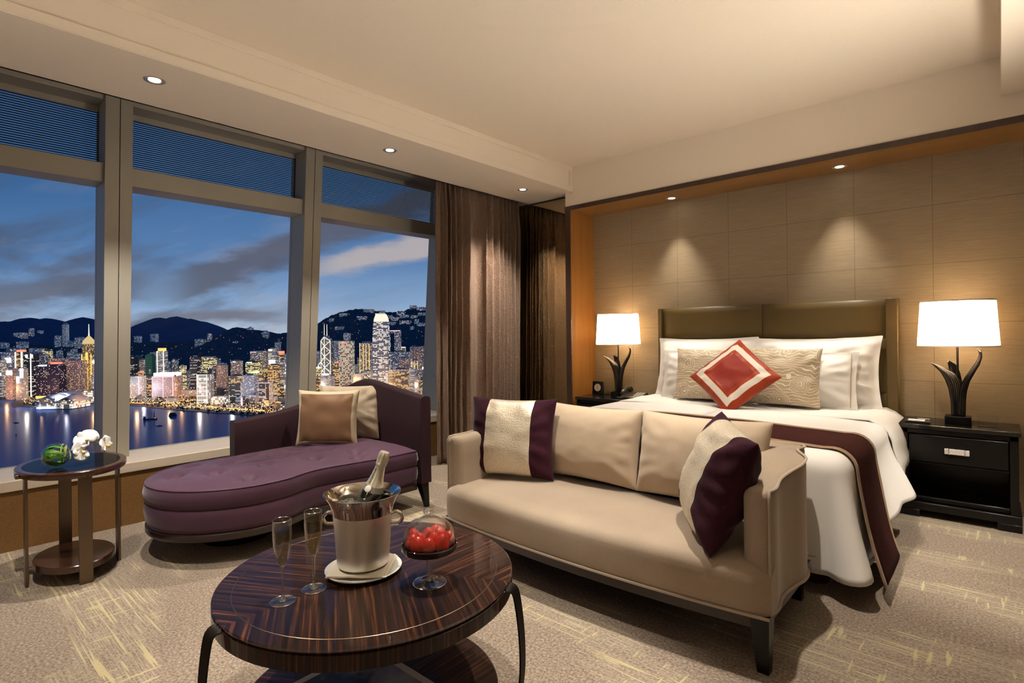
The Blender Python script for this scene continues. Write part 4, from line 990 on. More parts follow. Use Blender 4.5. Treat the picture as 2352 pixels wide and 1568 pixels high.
# lamps
def leafblade(side, H, spread, w0, w1, tip, face):
    """tall curled bronze leaf; side direction in local x"""
    m = MB(); rows=[]; n=18; k=11
    for i in range(n+1):
        t=i/n; z=H*t; cx=spread*(t**tip); w=lerp(w0,w1,sin(pi*min(1,t*.92+.0))**.8)*(1-max(0,t-.78)/.22*.97) if t>.0 else w0
        row=[]
        for j in range(k):
            v=-1+2*j/(k-1); ribs=.0012*cos(j*pi)
            row.append((side*(cx + .012*(1-t) - (1-v*v)*-.006 ) , v*w*1.0, z - .014*v*v*t))
        rows.append(row)
    m.grid(rows); return m.add(MB()) if False else m
def lamp(x, y, label, rz, first=None):
    loc = (x,y,NZ)
    if first is not None: return dup(first, loc, rz, label)
    r = empty('table_lamp', loc, label, 'table lamp', 'bedside table lamps', rz)
    obj('base', MB().box(-.066,.066,-.055,.055,0,.050), M['black_glass'], r, local=True, bevel=.004)
    # upright leaf blades: outlines given as left and right edges over height, bowed and ribbed
    def blade(zs, left, right, depth, ribs, yo=0.0):
        rows = []; z0_, z1_ = zs; n = 26
        for i in range(n+1):
            z = lerp(z0_, z1_, i/n); xl, xr = interp(z, left), interp(z, right); row = []
            for j in range(2*ribs+1):
                v = -1+2*j/(2*ribs); row.append((lerp(xl, xr, (v+1)/2), yo - depth*(1-v*v)*(1-.5*i/n) + (.0022 if j % 2 else -.0022)*(1-i/n*.7), z + .012*abs(v)*i/n*0))
            rows.append(row)
        return MB().grid(rows)
    obj('leaf', blade((.05,.388),[(.05,-.034),(.15,-.037),(.22,-.046),(.28,-.064),(.33,-.088),(.365,-.118),(.388,-.140)],[(.05,.016),(.2,.020),(.26,.019),(.29,.010),(.32,-.016),(.35,-.058),(.37,-.098),(.388,-.137)],.030,8), M['gunmetal'], r, local=True, smooth=25, solid=.004, label='broad ribbed bronze leaf curling left')
    obj('leaf', blade((.05,.476),[(.05,.002),(.2,.006),(.25,.018),(.30,.036),(.36,.070),(.41,.098),(.45,.108),(.476,.098)],[(.05,.036),(.15,.038),(.21,.044),(.27,.058),(.33,.084),(.38,.108),(.43,.121),(.46,.117),(.476,.100)],.026,5,-.004), M['gunmetal'], r, local=True, smooth=25, solid=.004, label='slim bronze leaf curling right')
    obj('leaf', blade((.05,.40),[(.05,-.022),(.25,-.028),(.33,-.040),(.40,-.052)],[(.05,.024),(.25,.022),(.33,.010),(.38,-.012),(.40,-.035)],-.022,5,.018), M['gunmetal'], r, local=True, smooth=25, solid=.004)
    obj('pole', sect([(.0065,.05),(.0065,.505),(.010,.508),(.010,.52),(.005,.525),(.005,.626)],14), M['gunmetal'], r, local=True)
    sh = MB().lathe([(.208,.497),(.190,.786)],64)
    shd = obj('lamp_shade', sh, M['shade'], r, local=True, label='ivory fabric drum shade, glowing')
    obj('shade_ring', MB().lathe([(.1895,.783),(.1915,.783),(.1915,.789),(.1895,.789),(.1895,.783)],64), M['whitepaint'], shd, local=True)
    obj('shade_ring', MB().lathe([(.207,.495),(.2092,.495),(.2085,.502),(.2065,.502),(.207,.495)],64), M['whitepaint'], shd, local=True)
    obj('bulb', sect([(.0001,.628),(.008,.630),(.014,.638),(.0155,.645),(.014,.652),(.008,.660),(.0001,.662)],20), M['bulb'], r, local=True)
    obj('diffuser', sect([(.0001,.777),(.1855,.777)],48), M['diffuser'], shd, local=True)
    obj('diffuser', sect([(.0001,.503),(.2068,.503)],48), M['diffuser'], shd, local=True)  # lower disc added only to soften light falling from the shade
    return r
l1 = lamp(-.208,4.52,'glowing drum lamp on a leaf shaped bronze base, beside the notepad tray',0)
LLX, LLY = -2.71, 4.545
lamp(LLX,LLY,'glowing drum lamp on a leaf shaped bronze base, beside the alarm clock',.35,l1)
# clock
ck = empty('alarm_clock', (-2.975,4.6,NZ), 'small black square alarm clock on the corner nightstand', 'clock')
obj('case', MB().hexa([(-3.035,4.582,NZ),(-2.915,4.582,NZ),(-2.915,4.625,NZ),(-3.035,4.625,NZ),(-3.035,4.592,NZ+.13),(-2.915,4.592,NZ+.13),(-2.915,4.612,NZ+.13),(-3.035,4.612,NZ+.13)]), M['black'], ck, bevel=.004)
MC = Matrix.Translation((-2.975,4.5862,NZ+.070)) @ Matrix.Rotation(radians(86),4,'X')
obj('dial', MB().add(MB().lathe([(.0001,.002),(.036,.002),(.037,-.002)],36), MC), M['porcelain'], ck)
hd = MB().box(-.0014,.0014,-.004,.026,.0022,.0032).add(MB().box(-.0018,.0018,-.004,.018,.0022,.0032), Matrix.Rotation(radians(186),4,'Z'))
for k in range(12): hd.add(MB().box(-.001,.001,.029,.034,.0021,.0026), Matrix.Rotation(2*pi*k/12,4,'Z'))
obj('clock_hands', MB().add(hd, MC), M['ink'], ck)
# telephone
ph = empty('telephone', (-2.50,4.47,NZ), 'black desk telephone on the corner nightstand beside the bed', 'telephone')
b = MB().hexa([(-.12,-.075,.008),(.10,-.075,.008),(.10,.085,.008),(-.12,.085,.008),(-.115,-.07,.024),(.095,-.07,.024),(.095,.08,.060),(-.115,.08,.060)])
MP = MT((-2.50,4.47,NZ), .1)
obj('phone_base', MB().add(b,MP).add(MB().box(-.10,.08,-.06,.07,0,.01),MP), M['black'], ph, bevel=.006)
ks = MB()
for i in range(3):
    for j in range(5): ks.add(MB().box(.004+i*.028,.024+i*.028,-.055+j*.024,-.040+j*.024,.0,.006), Matrix.Translation((0,0,.028+.0055*j)))
obj('keypad', MB().add(ks,MP), M['pearl'], ph, bevel=.001, label='pale keys')
hs = catmull([(-.075,-.085,.052),(-.075,-.075,.072),(-.075,-.03,.092),(-.075,.03,.100),(-.075,.075,.092),(-.075,.088,.066)],6)
obj('handset', MB().add(MB().tube(hs,[interp(i/(len(hs)-1),[(0,.024),(.15,.024),(.3,.015),(.7,.015),(.85,.024),(1,.024)]) for i in range(len(hs))],12),MP), M['black'], ph, smooth=60)
cd = [(-2.60+.02*cos(t*.9)*0-.05*sin(t/26*3.1)+.007*cos(t*2.2), 4.385+.008*sin(t*2.2)+t*.0022, NZ+.010+.006*abs(sin(t*2.2))) for t in range(0,32)]
obj('coiled_cord', MB().tube(cd,.003,5), M['black'], ph)
# notepad and pen
nt = empty('notepad_tray', (-.41,4.45,NZ), 'black notepad tray with white paper on the right nightstand', 'notepad')
obj('tray', MB().box(-.475,-.345,4.40,4.50,NZ,NZ+.012), M['black'], nt, bevel=.003)
obj('paper_pad', MB().box(-.462,-.372,4.41,4.478,NZ+.012,NZ+.0145), M['paper'], nt, label='white note paper')
pe = empty('pen', (-.38,4.488,NZ+.012), 'slim silver pen lying on the notepad tray', 'pen')
obj('barrel', MB().tube([(-.415,4.489,NZ+.0165),(-.352,4.484,NZ+.0165)],.004,8), M['chrome_ring'], pe)
obj('tip', MB().tube([(-.415,4.489,NZ+.0165),(-.424,4.490,NZ+.0165)],[.004,.001],8), M['black'], pe)
# small folded card standing on the right nightstand
cdm = empty('acrylic_card_holder', (-.06,4.50,NZ), 'clear acrylic card holder standing behind the nightstand edge', 'card holder')
obj('acrylic_sheet', MB().box(-.115,-.015,4.50,4.503,NZ,NZ+.075), M['glass'], cdm)
obj('acrylic_foot', MB().box(-.115,-.015,4.45,4.50,NZ,NZ+.003), M['glass'], cdm)
# ================================================================== THE CITY ACROSS THE HARBOUR (real scale, water level 260 m below the eye)
SEA = EYE - 260.0; LAND = SEA + 1.6
def rd(r, d, z): return RGT*r + FWD*d + Vector((0,0,z))
def bm_window(name, wall, lit, dens, cw, ch, strength=1.0, lit2=None, band=False, gapx=.30, gapz=.38, rough=.5, glow=0.0, top=None):
    """night facade: wall colour with a grid of lit and unlit windows, sizes in metres"""
    t = NT(name); tc = t.co(); X, Y, Z = t.sep(tc)
    oi = t.n('ShaderNodeObjectInfo').outputs['Random']
    gx = t.n('ShaderNodeNewGeometry').outputs['Normal']; NX, NY, NZ_ = t.sep(gx)
    U = t.math('DIVIDE', t.math('ADD', t.math('ADD', X, Y), 1000), cw); V = t.math('DIVIDE', t.math('ADD', Z, 1000), ch)
    cu, cv = t.math('FLOOR', U), t.math('FLOOR', V); fu, fv = t.math('FRACT', U), t.math('FRACT', V)
    wn = t.n('ShaderNodeTexWhiteNoise', {'Vector': t.comb(t.math('MULTIPLY', cu, .13 if band else 1.0) if not band else t.math('FLOOR', t.math('MULTIPLY', cu, .22)), cv, t.math('MULTIPLY', oi, 91))}, noise_dimensions='3D')
    wn2 = t.n('ShaderNodeTexWhiteNoise', {'Vector': t.comb(cu, cv, t.math('MULTIPLY', oi, 37))}, noise_dimensions='3D')
    on = t.math('GREATER_THAN', wn.outputs[0], 1-dens)
    on = t.math('MULTIPLY', on, t.math('GREATER_THAN', wn2.outputs[0], .25))
    mx = t.math('MULTIPLY', t.math('GREATER_THAN', fu, gapx), t.math('GREATER_THAN', fv, gapz))
    side = t.math('LESS_THAN', t.math('ABSOLUTE', NZ_), .5)
    k = t.math('MULTIPLY', t.math('MULTIPLY', on, mx), side)
    val = t.math('MULTIPLY', t.math('ADD', t.math('MULTIPLY', wn2.outputs[0], .9), .25), k)
    colr = t.mix(wn2.outputs[0], lit, lit2 or lit)
    dark = t.math('MULTIPLY', mx, side)
    wall = tuple(min(.85,c*2.5) for c in wall)
    wc = t.mix(t.math('MULTIPLY', dark, .6), wall, tuple(c*.3 for c in wall))
    em = t.math('MULTIPLY', val, strength*.80)
    if glow:   # even wall emission in place of floodlighting
        em = t.math('ADD', em, t.math('MULTIPLY', side, glow))
    b = t.bsdf(color=wc, rough=rough, emit=colr, estr=em)
    mat = t.done(b); mat.cycles.emission_sampling = 'NONE'; M[name] = mat; return mat
def sign(name, c, s):
    m = emis(name, c, s); m.cycles.emission_sampling = 'NONE'; M[name] = m; return m
WARM, AMB, COOL = (1.0,.72,.36), (1.0,.55,.18), (.85,.92,1.0)
bm_window('flat_beige', (.34,.27,.23), WARM, .34, 4.6, 3.6, 1.5, COOL)
bm_window('flat_grey', (.30,.30,.33), WARM, .26, 4.4, 3.6, 1.5, COOL)
bm_window('flat_pink', (.36,.26,.27), WARM, .30, 4.0, 3.6, 1.4, AMB)
bm_window('office_warm', (.12,.10,.085), WARM, .60, 6.0, 4.4, 1.6, AMB, band=True, gapx=.08, gapz=.45)
bm_window('office_yellow', (.13,.12,.08), (1,.78,.32), .78, 6.0, 4.4, 1.7, (1,.86,.5), band=True, gapx=.1, gapz=.42)
bm_window('office_dark', (.035,.035,.042), WARM, .30, 6.5, 4.4, 1.5, COOL, band=True, gapx=.1, gapz=.5)
bm_window('office_white', (.38,.38,.41), COOL, .55, 6.0, 4.6, 1.2, WARM, band=True, gapx=.08, gapz=.5)
bm_window('purple_tower', (.026,.018,.045), (1,.70,.66), .30, 6.0, 5.0, 1.3, (1,.8,.5), gapx=.35, gapz=.55)
bm_window('orange_tower', (.16,.10,.05), AMB, .72, 6.0, 4.4, 1.5, WARM, band=True, gapx=.1, gapz=.45)
bm_window('porthole_tower', (.33,.27,.22), (1,.80,.46), .92, 7.0, 6.0, 1.5, (1,.88,.6), gapx=.42, gapz=.42)
bm_window('crown_tower', (.27,.27,.30), (1,.83,.52), .66, 7.0, 5.2, 1.7, (1,.93,.8), band=True, gapx=.05, gapz=.48, rough=.3)
bm_window('gold_tower', (.30,.22,.10), (1,.68,.20), .5, 5.5, 4.4, 1.4, (1,.8,.4), gapx=.3, gapz=.4)
bm_window('hill_flat', (.30,.35,.44), (.8,.88,1), .40, 5.0, 4.2, .75, WARM)
bm_window('hill_warm', (.22,.20,.22), WARM, .45, 5.0, 4.2, 1.1, (.8,.85,1))
bm_window('white_grid', (.45,.40,.36), (1,.88,.70), .5, 9.0, 12.0, .8, COOL, gapx=.15, gapz=.2)
bm_window('pinkgrid', (.44,.36,.37), (1,.80,.55), .35, 5, 9, .8, COOL, gapx=.2, gapz=.35, glow=.03)
bm_window('crossbrace_glass', (.16,.16,.16), (1,.86,.55), .22, 8.0, 6.0, .9, (1,.9,.7), rough=.25)
bm_window('green_net', (.02,.13,.085), WARM, .03, 9, 9, 1.0)
bm_window('gallery_glass', (.30,.25,.18), (1,.74,.36), .85, 7.0, 9.0, 1.8, (.9,.95,1), gapx=.15, gapz=.25, glow=.05)
bm_window('low_white', (.40,.40,.44), WARM, .25, 7, 6, 1.0, COOL)
bm_window('low_lit', (.34,.28,.20), (1,.66,.28), .6, 8, 6, 1.8, WARM, glow=.06)
sign('sign_white', (.95,.96,1), 3.0); sign('sign_warm', (1,.86,.55), 3.2); sign('sign_red', (1,.10,.06), 4.0); sign('sign_green', (.35,1,.18), 3.5)
sign('neon_white', (1,.93,.72), 1.7); sign('neon_pink', (1,.55,.62), 1.6); sign('neon_gold', (1,.64,.16), 1.3); sign('neon_blue', (.45,.55,1), 2.6); sign('neon_orange', (1,.45,.10), 2.4)
sign('street_orange', (1,.42,.13), 1.7); sign('street_lamp_glow', (1,.62,.28), 2.6); sign('glow_white', (1,.95,.85), 4.5)
M['concrete'] = plain('pale_roof', (.32,.32,.35), .8); M['darkroof'] = plain('dark_roof', (.06,.06,.07), .8); M['whiteroof'] = plain('white_shell_roof', (.62,.60,.62), .5)
M['land'] = plain('dark_ground', (.16,.13,.11), .9); M['hill'] = None
t = NT('hazed_hillside'); n = t.noise(t.co(scale=(.012,.012,.012)), 1, 6, .65); M['hill'] = t.done(t.bsdf(color=t.ramp(n,[(.35,(.020,.042,.075)),(.65,(.038,.07,.115))]), rough=1, spec=0))  # blue of distance haze is put into all the hill colours
t = NT('hazed_far_hillside'); n = t.noise(t.co(scale=(.004,.004,.004)), 1, 6, .6); M['farhill'] = t.done(t.bsdf(color=t.ramp(n,[(.3,(.035,.085,.19)),(.7,(.05,.11,.225))]), rough=1, spec=0))  # haze painted as a bluer base colour
t = NT('hazed_wooded_hill'); n = t.noise(t.co(scale=(.03,.03,.03)), 1, 6, .7); M['wood'] = t.done(t.bsdf(color=t.ramp(n,[(.35,(.030,.065,.105)),(.65,(.065,.115,.160))]), rough=1, spec=0))  # tree colour shifted to navy for painted haze

# ---- water and land
t = NT('harbour_water')
b1 = t.noise(t.co(scale=(.02,.02,.02)), 1, 3, .6)
M['water'] = t.done(t.n('ShaderNodeMixShader', {0: .17, 1: t.n('ShaderNodeBsdfDiffuse', {'Color': (.016,.075,.30)}).outputs[0], 2: t.n('ShaderNodeBsdfGlossy', {'Color': (.85,.9,1), 'Roughness': .21, 'Normal': t.bump(b1, .05, 4.0)}).outputs[0]}).outputs[0])
m = MB().cap([rd(-6500,60,SEA), rd(4200,60,SEA), rd(4200,3600,SEA), rd(-6500,3600,SEA)])
obj('harbour_water', m, M['water'], label='deep blue harbour water with long coloured light reflections', cat='water', kind='structure')
def on_sea(px, py, z=SEA):
    v = at(px, py, 1.0) - Vector((0,0,EYE)); k = (z-EYE)/v.z; return Vector((v.x*k, v.y*k, z))
shore = [(-260,912),(0,917),(20,914),(43,908),(55,911),(40,922),(26,929),(30,935),(55,932),(90,937),(130,940),(156,936),(190,930),(223,925),(289,930),(330,934),(347,936),(400,941),(428,944),(480,948),(520,950),(601,957),(680,964),(760,968),(900,972),(1200,985)]
sh3 = [on_sea(x, y) for x, y in shore]
poly = [p.copy() for p in sh3]
back = [rd(2500,3400,SEA), rd(-6000,3400,SEA)]
m = MB(); top = [Vector((p.x,p.y,LAND)) for p in poly+back]
m.cap(top); n_ = len(poly); m.grid([[Vector((p.x,p.y,SEA-1)) for p in poly],[Vector((p.x,p.y,LAND)) for p in poly]])
obj('waterfront_ground', m, M['land'], label='dark reclaimed waterfront ground under the city', cat='ground', kind='structure')

# ---- hills: ridge polylines in (photo x, photo y) at a given distance, falling towards the harbour
HILLS = []
def hill(name, D, ridge, front_, mat, label, step=28.0, rough_=26, seedo=0, jag=0):
    R0 = [((x-CX)/F_PX*D, EYE - (y - (HY + SR*(x-CX)))/F_PX*D) for x, y in ridge]
    def hz(r, d):
        zr = interp(r, R0)
        if d <= D: t_ = (d-(D-front_))/front_; t_ = min(1,max(0,t_)); k = t_**1.25
        else: t_ = (d-D)/900; k = max(0,1-t_*t_)
        sp = rough_*(nz(r*.0035+seedo, d*.0022, seedo)*1.6 + nz(r*.011, d*.009, seedo+3)*.7) * (1-abs(2*k-1)**3 if k<1 else 0)
        sp += rough_*.16*nz(r*.05, d*.03, seedo+8)
        if jag and abs(d-D) < 120: sp += jag*nz(r*.09, d*.05, seedo+2)
        return LAND-6 + (zr-LAND+6)*k + sp
    rs = [R0[0][0] + step*i for i in range(int((R0[-1][0]-R0[0][0])/step)+1)]
    ds = [D-front_ + (front_+700)*i/34 for i in range(35)]
    m = MB().grid([[rd(r, d, hz(r,d)) for r in rs] for d in ds])
    obj(name, m, mat, smooth=180, label=label, cat='hill', kind='structure')
    HILLS.append((D, front_, hz, R0)); return hz
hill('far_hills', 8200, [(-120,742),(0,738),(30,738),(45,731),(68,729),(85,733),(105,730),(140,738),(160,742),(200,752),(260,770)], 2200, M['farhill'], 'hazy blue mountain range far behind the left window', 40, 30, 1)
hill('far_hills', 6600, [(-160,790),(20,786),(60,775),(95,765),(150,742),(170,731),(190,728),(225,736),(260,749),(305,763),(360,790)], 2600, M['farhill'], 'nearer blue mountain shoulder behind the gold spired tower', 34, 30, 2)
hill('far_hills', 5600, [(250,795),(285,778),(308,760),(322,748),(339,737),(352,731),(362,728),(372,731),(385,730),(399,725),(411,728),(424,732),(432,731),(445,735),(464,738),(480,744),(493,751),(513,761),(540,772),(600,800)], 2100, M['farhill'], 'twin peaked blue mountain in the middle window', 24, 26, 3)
hzA = hill('hills', 3900, [(-300,800),(-40,786),(60,792),(160,800),(240,790),(290,784),(360,790),(440,783),(490,775),(514,762),(530,754),(545,751),(558,756),(575,757),(600,759),(620,764),(640,767),(655,764),(680,757),(708,748),(728,744),(745,731),(775,719),(800,712),(830,709),(850,712),(880,716),(905,716),(925,714),(945,708),(985,706),(1060,702),(1200,720),(1500,760)], 1250, M['wood'], 'dark wooded hill with scattered house lights behind the skyscrapers', 11, 22, 4, 9)
def ground_at(p_r, d):
    z = LAND
    if 2650 < d < 4600:
        z = max(z, hzA(p_r, d))
    return z

def slope_at(px, py):
    v = at(px, py, 1.0) - Vector((0,0,EYE)); d = 2660.0
    while d < 8200:
        r = v.dot(RGT)*d; z = EYE + v.z*d
        if any(f(r, d) >= z and d >= D_-fr for D_, fr, f, _ in HILLS): return d, z
        d += 8
    return 3850.0, EYE + v.z*3850
def hbld(name, label, x0, x1, top, basey, mat, group=None, **k):
    d, z = slope_at((x0+x1)/2, basey); w = (x1-x0)/F_PX*d
    return bld(name, label, x0, x1, top, d, mat, group, depth=min(max(12, w*.8), 40), base=z-5, shift=False, **k)
# ---- buildings. (x0, x1, top, D) photo span -> real box facing the harbour
FOOT = []
def bld(name, label, x0, x1, top, D, mat, group=None, depth=None, yaw=0.0, base=None, crown=None, extra=(), roof=True, shift=True):
    """crown: list of (fx0, fx1, height_m, material, partname) blocks on the roof; extra: (fx0, fx1, fz0, fz1, material, partname) panels on the front"""
    for dd in ([0]+[s_*k for k in range(15,330,15) for s_ in (1,-1)]) if shift else []:
        D2 = D+dd; w = (x1-x0)/F_PX*D2; dp = depth or max(14, w*.75); r = at((x0+x1)/2, 800, D2).dot(RGT)
        if all(abs(r-a)>(w+b)/2+1 or abs(D2+dp/2-c_)>(dp+e)/2+1 for a,b,c_,e in FOOT): D = D2; break
    w = (x1-x0)/F_PX*D; dp_ = depth or max(14, w*.75); r = at((x0+x1)/2, 800, D).dot(RGT); FOOT.append((r, w, D+dp_/2, dp_))
    zt = at((x0+x1)/2, top, D).z
    zb = base if base is not None else ground_at(r, D+ (depth or w*.8)/2) - 4
    if zb > zt - 5: zb = zt - 10
    dp = depth or max(14, w*.75); h = zt-zb
    c = rd(r, D+dp/2, zb); rz = TH + yaw
    root = empty(name, c, label, 'building', group, rz)
    a = w/2*.985
    obj('tower_body', MB().box(-a,a,-dp/2,dp/2,0,h), mat, root, local=True, smooth=None)
    for fx0, fx1, hh, mt, pn in (crown or []):
        obj(pn, MB().box(lerp(-a,a,fx0),lerp(-a,a,fx1),-dp*.36,dp*.36,h,h+hh), mt, root, local=True, smooth=None)
    for fx0, fx1, fz0, fz1, mt, pn in extra:
        obj(pn, MB().box(lerp(-a,a,fx0),lerp(-a,a,fx1),-dp/2-1.6,-dp/2-.1,h*fz0,h*fz1), mt, root, local=True, smooth=None)
    if roof and not crown:
        k = R.uniform(.1,.4); obj('plant_room', MB().box(lerp(-a,a,k),lerp(-a,a,k+.42),-dp*.25,dp*.25,h,h+R.uniform(3,7)), M['concrete'], root, local=True, smooth=None)
    return root, a, dp, h
W = M
# --- left window, front row
bld('office_tower','grey tower with a round white lit sign at the left edge of the skyline',1,29,808.5,2520,W['flat_grey'],extra=[(.40,.85,.77,.87,W['glow_white'],'lit_sign')])
bld('office_tower','narrow pale tower cut by the left picture edge',-14,3,826,2450,W['office_white'],extra=[(.2,.95,.60,.66,W['sign_white'],'lit_sign')])
bld('office_tower','low tower with white rooftop sign in front of the round sign tower',12,28,846,2380,W['flat_pink'],extra=[(.1,.95,.80,.93,W['glow_white'],'lit_sign')])
bld('office_tower','tower with a red rooftop sign and white edge lights, left window',34,52,808,2500,W['office_warm'],crown=[(.1,.9,9,W['sign_red'],'rooftop_sign')],extra=[(.0,.14,.2,1,W['neon_white'],'edge_light'),(.78,1,.2,1,W['neon_white'],'edge_light')])
bld('office_tower','short white tower with two dazzling lamps before the red sign tower',36,53,846,2350,W['low_white'],extra=[(.05,.4,.55,.75,W['glow_white'],'flood_lamp'),(.55,.98,.72,1.0,W['glow_white'],'flood_lamp')])
bld('office_tower','black tower with one full height white light strip',54,76,812,2470,W['office_dark'],extra=[(.70,.80,0,1,W['neon_white'],'light_strip'),(.20,.42,.91,.98,W['sign_warm'],'top_window'),(.85,.98,.91,.98,W['sign_warm'],'top_window')])
bld('apartment_tower','beige apartment tower right of the black striped tower',78,98,812,2750,W['flat_beige'])
bld('apartment_tower','yellow lit apartment tower behind the purple twin blocks',97,112,803,2800,W['office_yellow'])
bld('office_tower','deep purple block with white sign and orange base band',81,106,841,2400,W['purple_tower'],crown=[(.15,.75,5,W['glow_white'],'rooftop_sign')],extra=[(0,.95,0,.10,W['neon_orange'],'base_band')])
bld('office_tower','deep purple block with red sign and blue base band',107,135,836,2415,W['purple_tower'],crown=[(.2,.75,7,W['sign_red'],'rooftop_sign')],extra=[(0,.55,0,.09,W['neon_blue'],'base_band')])
bld('office_tower','mauve slab rising directly behind the red signed purple block',110,139,823,2560,W['flat_pink'])
bld('office_tower','speckled brown grey block between the purple blocks and the gold spired tower',151,182,828,2480,W['flat_pink'])
bld('apartment_tower','slim white tower between mauve slab and speckled block',139,144,834,2600,W['low_white'])
bld('apartment_tower','slim pale tower just left of the speckled block',146,152,842,2590,W['flat_beige'])
bld('office_tower','tower with broad white lit top beside the left mullion',211,228,824,2440,W['flat_pink'],extra=[(.05,1,.88,.96,W['sign_warm'],'lit_sign')])
bld('office_tower','grey block at the foot of the white topped tower',208,232,860,2330,W['flat_grey'])
# gold spired tower
r_, a, dp, h = bld('spired_tower','tall gold lit tower with pyramid roof and mast',188,209,790,2520,W['gold_tower'],extra=[(-.06,.04,.25,.80,W['neon_gold'],'light_strip'),(.96,1.06,.25,.8,W['neon_gold'],'light_strip'),(.42,.66,.62,.84,W['neon_gold'],'light_panel'),(.45,.63,.34,.55,W['neon_gold'],'light_panel'),(.48,.60,.05,.30,W['neon_gold'],'light_panel')],roof=False)
for o in [c for c in r_.children if c.name.startswith('plant_room')]: bpy.data.objects.remove(o)
py_ = MB().hexa([(-a*.95,-dp*.5,h),(a*.95,-dp*.5,h),(a*.95,dp*.5,h),(-a*.95,dp*.5,h),(-a*.9,-dp*.45,h+14),(a*.9,-dp*.45,h+14),(a*.9,dp*.45,h+14),(-a*.9,dp*.45,h+14)])
py_.hexa([(-a*.9,-dp*.45,h+14),(a*.9,-dp*.45,h+14),(a*.9,dp*.45,h+14),(-a*.9,dp*.45,h+14),(-a*.08,-2,h+40),(a*.08,-2,h+40),(a*.08,2,h+40),(-a*.08,2,h+40)])
obj('pyramid_roof', py_, emis('gold_floodlit_roof',(1,.74,.36),.75), r_, local=True, smooth=None)
obj('mast', MB().tube([(0,0,h+38),(0,0,h+56),(0,0,h+93)],[2.6,1.8,.9],8), W['neon_white'], r_, local=True)
# apartment towers further back in the left window
back_left = [(60,72,822,'flat_grey'),(66,78,800,'hill_flat'),(79,84,800,'flat_grey'),(129,139,805,'hill_flat'),(118,128,822,'flat_beige'),(153,162,808,'flat_grey'),(162,172,802,'hill_flat'),(172,186,812,'flat_grey'),(88,97,800,'hill_flat'),(106,118,818,'flat_grey'),(215,230,806,'flat_pink'),(28,37,800,'flat_grey'),(40,52,795,'hill_flat'),(14,26,800,'flat_beige')]
for x0,x1,tp,mt in back_left:
    bld('apartment_tower','plain back row apartment block among the taller left window towers',x0,x1,tp,2950+R.uniform(-60,120),W[mt],'back row blocks in the left window')
# towers on the slope, left window
hbld('apartment_tower','very tall slim dark tower on the hillside left of the gold spire',143,153,745,796,W['hill_flat'],crown=[(.2,.8,18,W['concrete'],'roof_fin')])
hbld('apartment_tower','pale slim hillside tower left of the very tall dark one',125,135,771,796,W['hill_flat'])
hbld('apartment_tower','broad pale hillside block just left of the gold spire roof',171,190,775,800,W['hill_flat'])
hbld('apartment_tower','small pale block between the dark slim tower and the broad hillside block',155,167,783,797,W['hill_flat'])
hbld('apartment_tower','stepped hillside tower over the red sign tower',66,74,754,772,W['hill_warm'])
hbld('apartment_tower','small white house block high on the left hillside',86,95,759,766,W['hill_flat'])
hbld('apartment_tower','wide low lit block high on the left hillside',31,57,764,777,W['hill_warm'])
hbld('apartment_tower','blue grey hillside block above the red sign tower',37,55,785,799,W['hill_flat'])
hbld('apartment_tower','pale hillside block cut by the left picture edge',-4,11,787,800,W['hill_flat'])
# --- middle window
bld('apartment_tower','dark speckled block at the left edge of the middle window',288,306,819,2700,W['office_dark'])
bld('scaffolded_tower','shorter tower wrapped in green netting',304,318,818,2760,W['green_net'])
bld('scaffolded_tower','taller tower wrapped in green netting with a white sign',333,349,815,2640,W['green_net'],extra=[(.55,.85,.50,.62,W['low_white'],'sign_board')],crown=[(.25,.8,6,W['green_net'],'netted_lift_core')])
bld('apartment_tower','beige apartment block between the two green netted towers',319,333,826,2720,W['flat_beige'])
bld('apartment_tower','white stepped apartment row behind the gold crowned tower',344,362,809,2760,W['low_white'])
bld('hotel_tower','white tower with a round gold lit crown',359,377,806,2620,W['office_white'],crown=[(.12,.88,14,W['neon_gold'],'lit_crown')],extra=[(.05,.12,.2,1,W['neon_white'],'edge_light'),(.88,.95,.2,1,W['neon_white'],'edge_light')])
bld('office_tower','brown block with a red rooftop sign near the left mullion of the middle window',312,326,856,2480,W['office_warm'],crown=[(.25,.85,5,W['sign_red'],'rooftop_sign')])
bld('office_tower','white crowned block with pink edge light at the left of the middle window',286,319,864,2360,W['flat_beige'],extra=[(0,1,.62,1,W['low_white'],'pale_crown'),(.94,1.0,0,1,W['neon_pink'],'edge_light')])
bld('office_tower','small dark office below the green netted tower',325,347,868,2480,W['office_warm'])
bld('office_block','wide block with a brilliant white roof sign and pink outline lights',348,397,864,2380,W['flat_pink'],crown=[(0,1,14,W['sign_white'],'rooftop_sign')],extra=[(.0,.02,0,1,W['neon_pink'],'outline_light'),(.51,.54,0,1,W['neon_pink'],'outline_light'),(.97,1,-.05,1,W['neon_pink'],'outline_light'),(0,1,.96,.985,W['neon_pink'],'outline_light')])
bld('office_block','pale wing attached to the right of the white sign block',397,403,864,2400,W['flat_beige'])
bld('apartment_tower','thin grey tower right of the gold crowned tower',381,388,830,2800,W['hill_flat'])
bld('apartment_tower','brown slim tower standing alone before the dark hill',394,405,826,2780,W['flat_beige'],crown=[(.1,.5,7,W['concrete'],'roof_block')])
bld('office_tower','narrow yellow lit office left of the white framed glass tower',411,423,840,2500,W['office_yellow'])
bld('office_tower','dim brown office between the white sign block and the yellow office',402,412,849,2520,W['office_warm'])
bld('office_tower','grey office right of the narrow yellow one',424,436,852,2620,W['flat_grey'])
bld('office_tower','dark flat topped office with a tall antenna',435,460,820,2580,W['office_dark'],crown=[(.25,.65,8,W['concrete'],'roof_block'),(.80,.815,22,W['darkroof'],'antenna')])
bld('office_tower','black office in front of the antenna tower',435,451,832,2450,W['office_dark'])
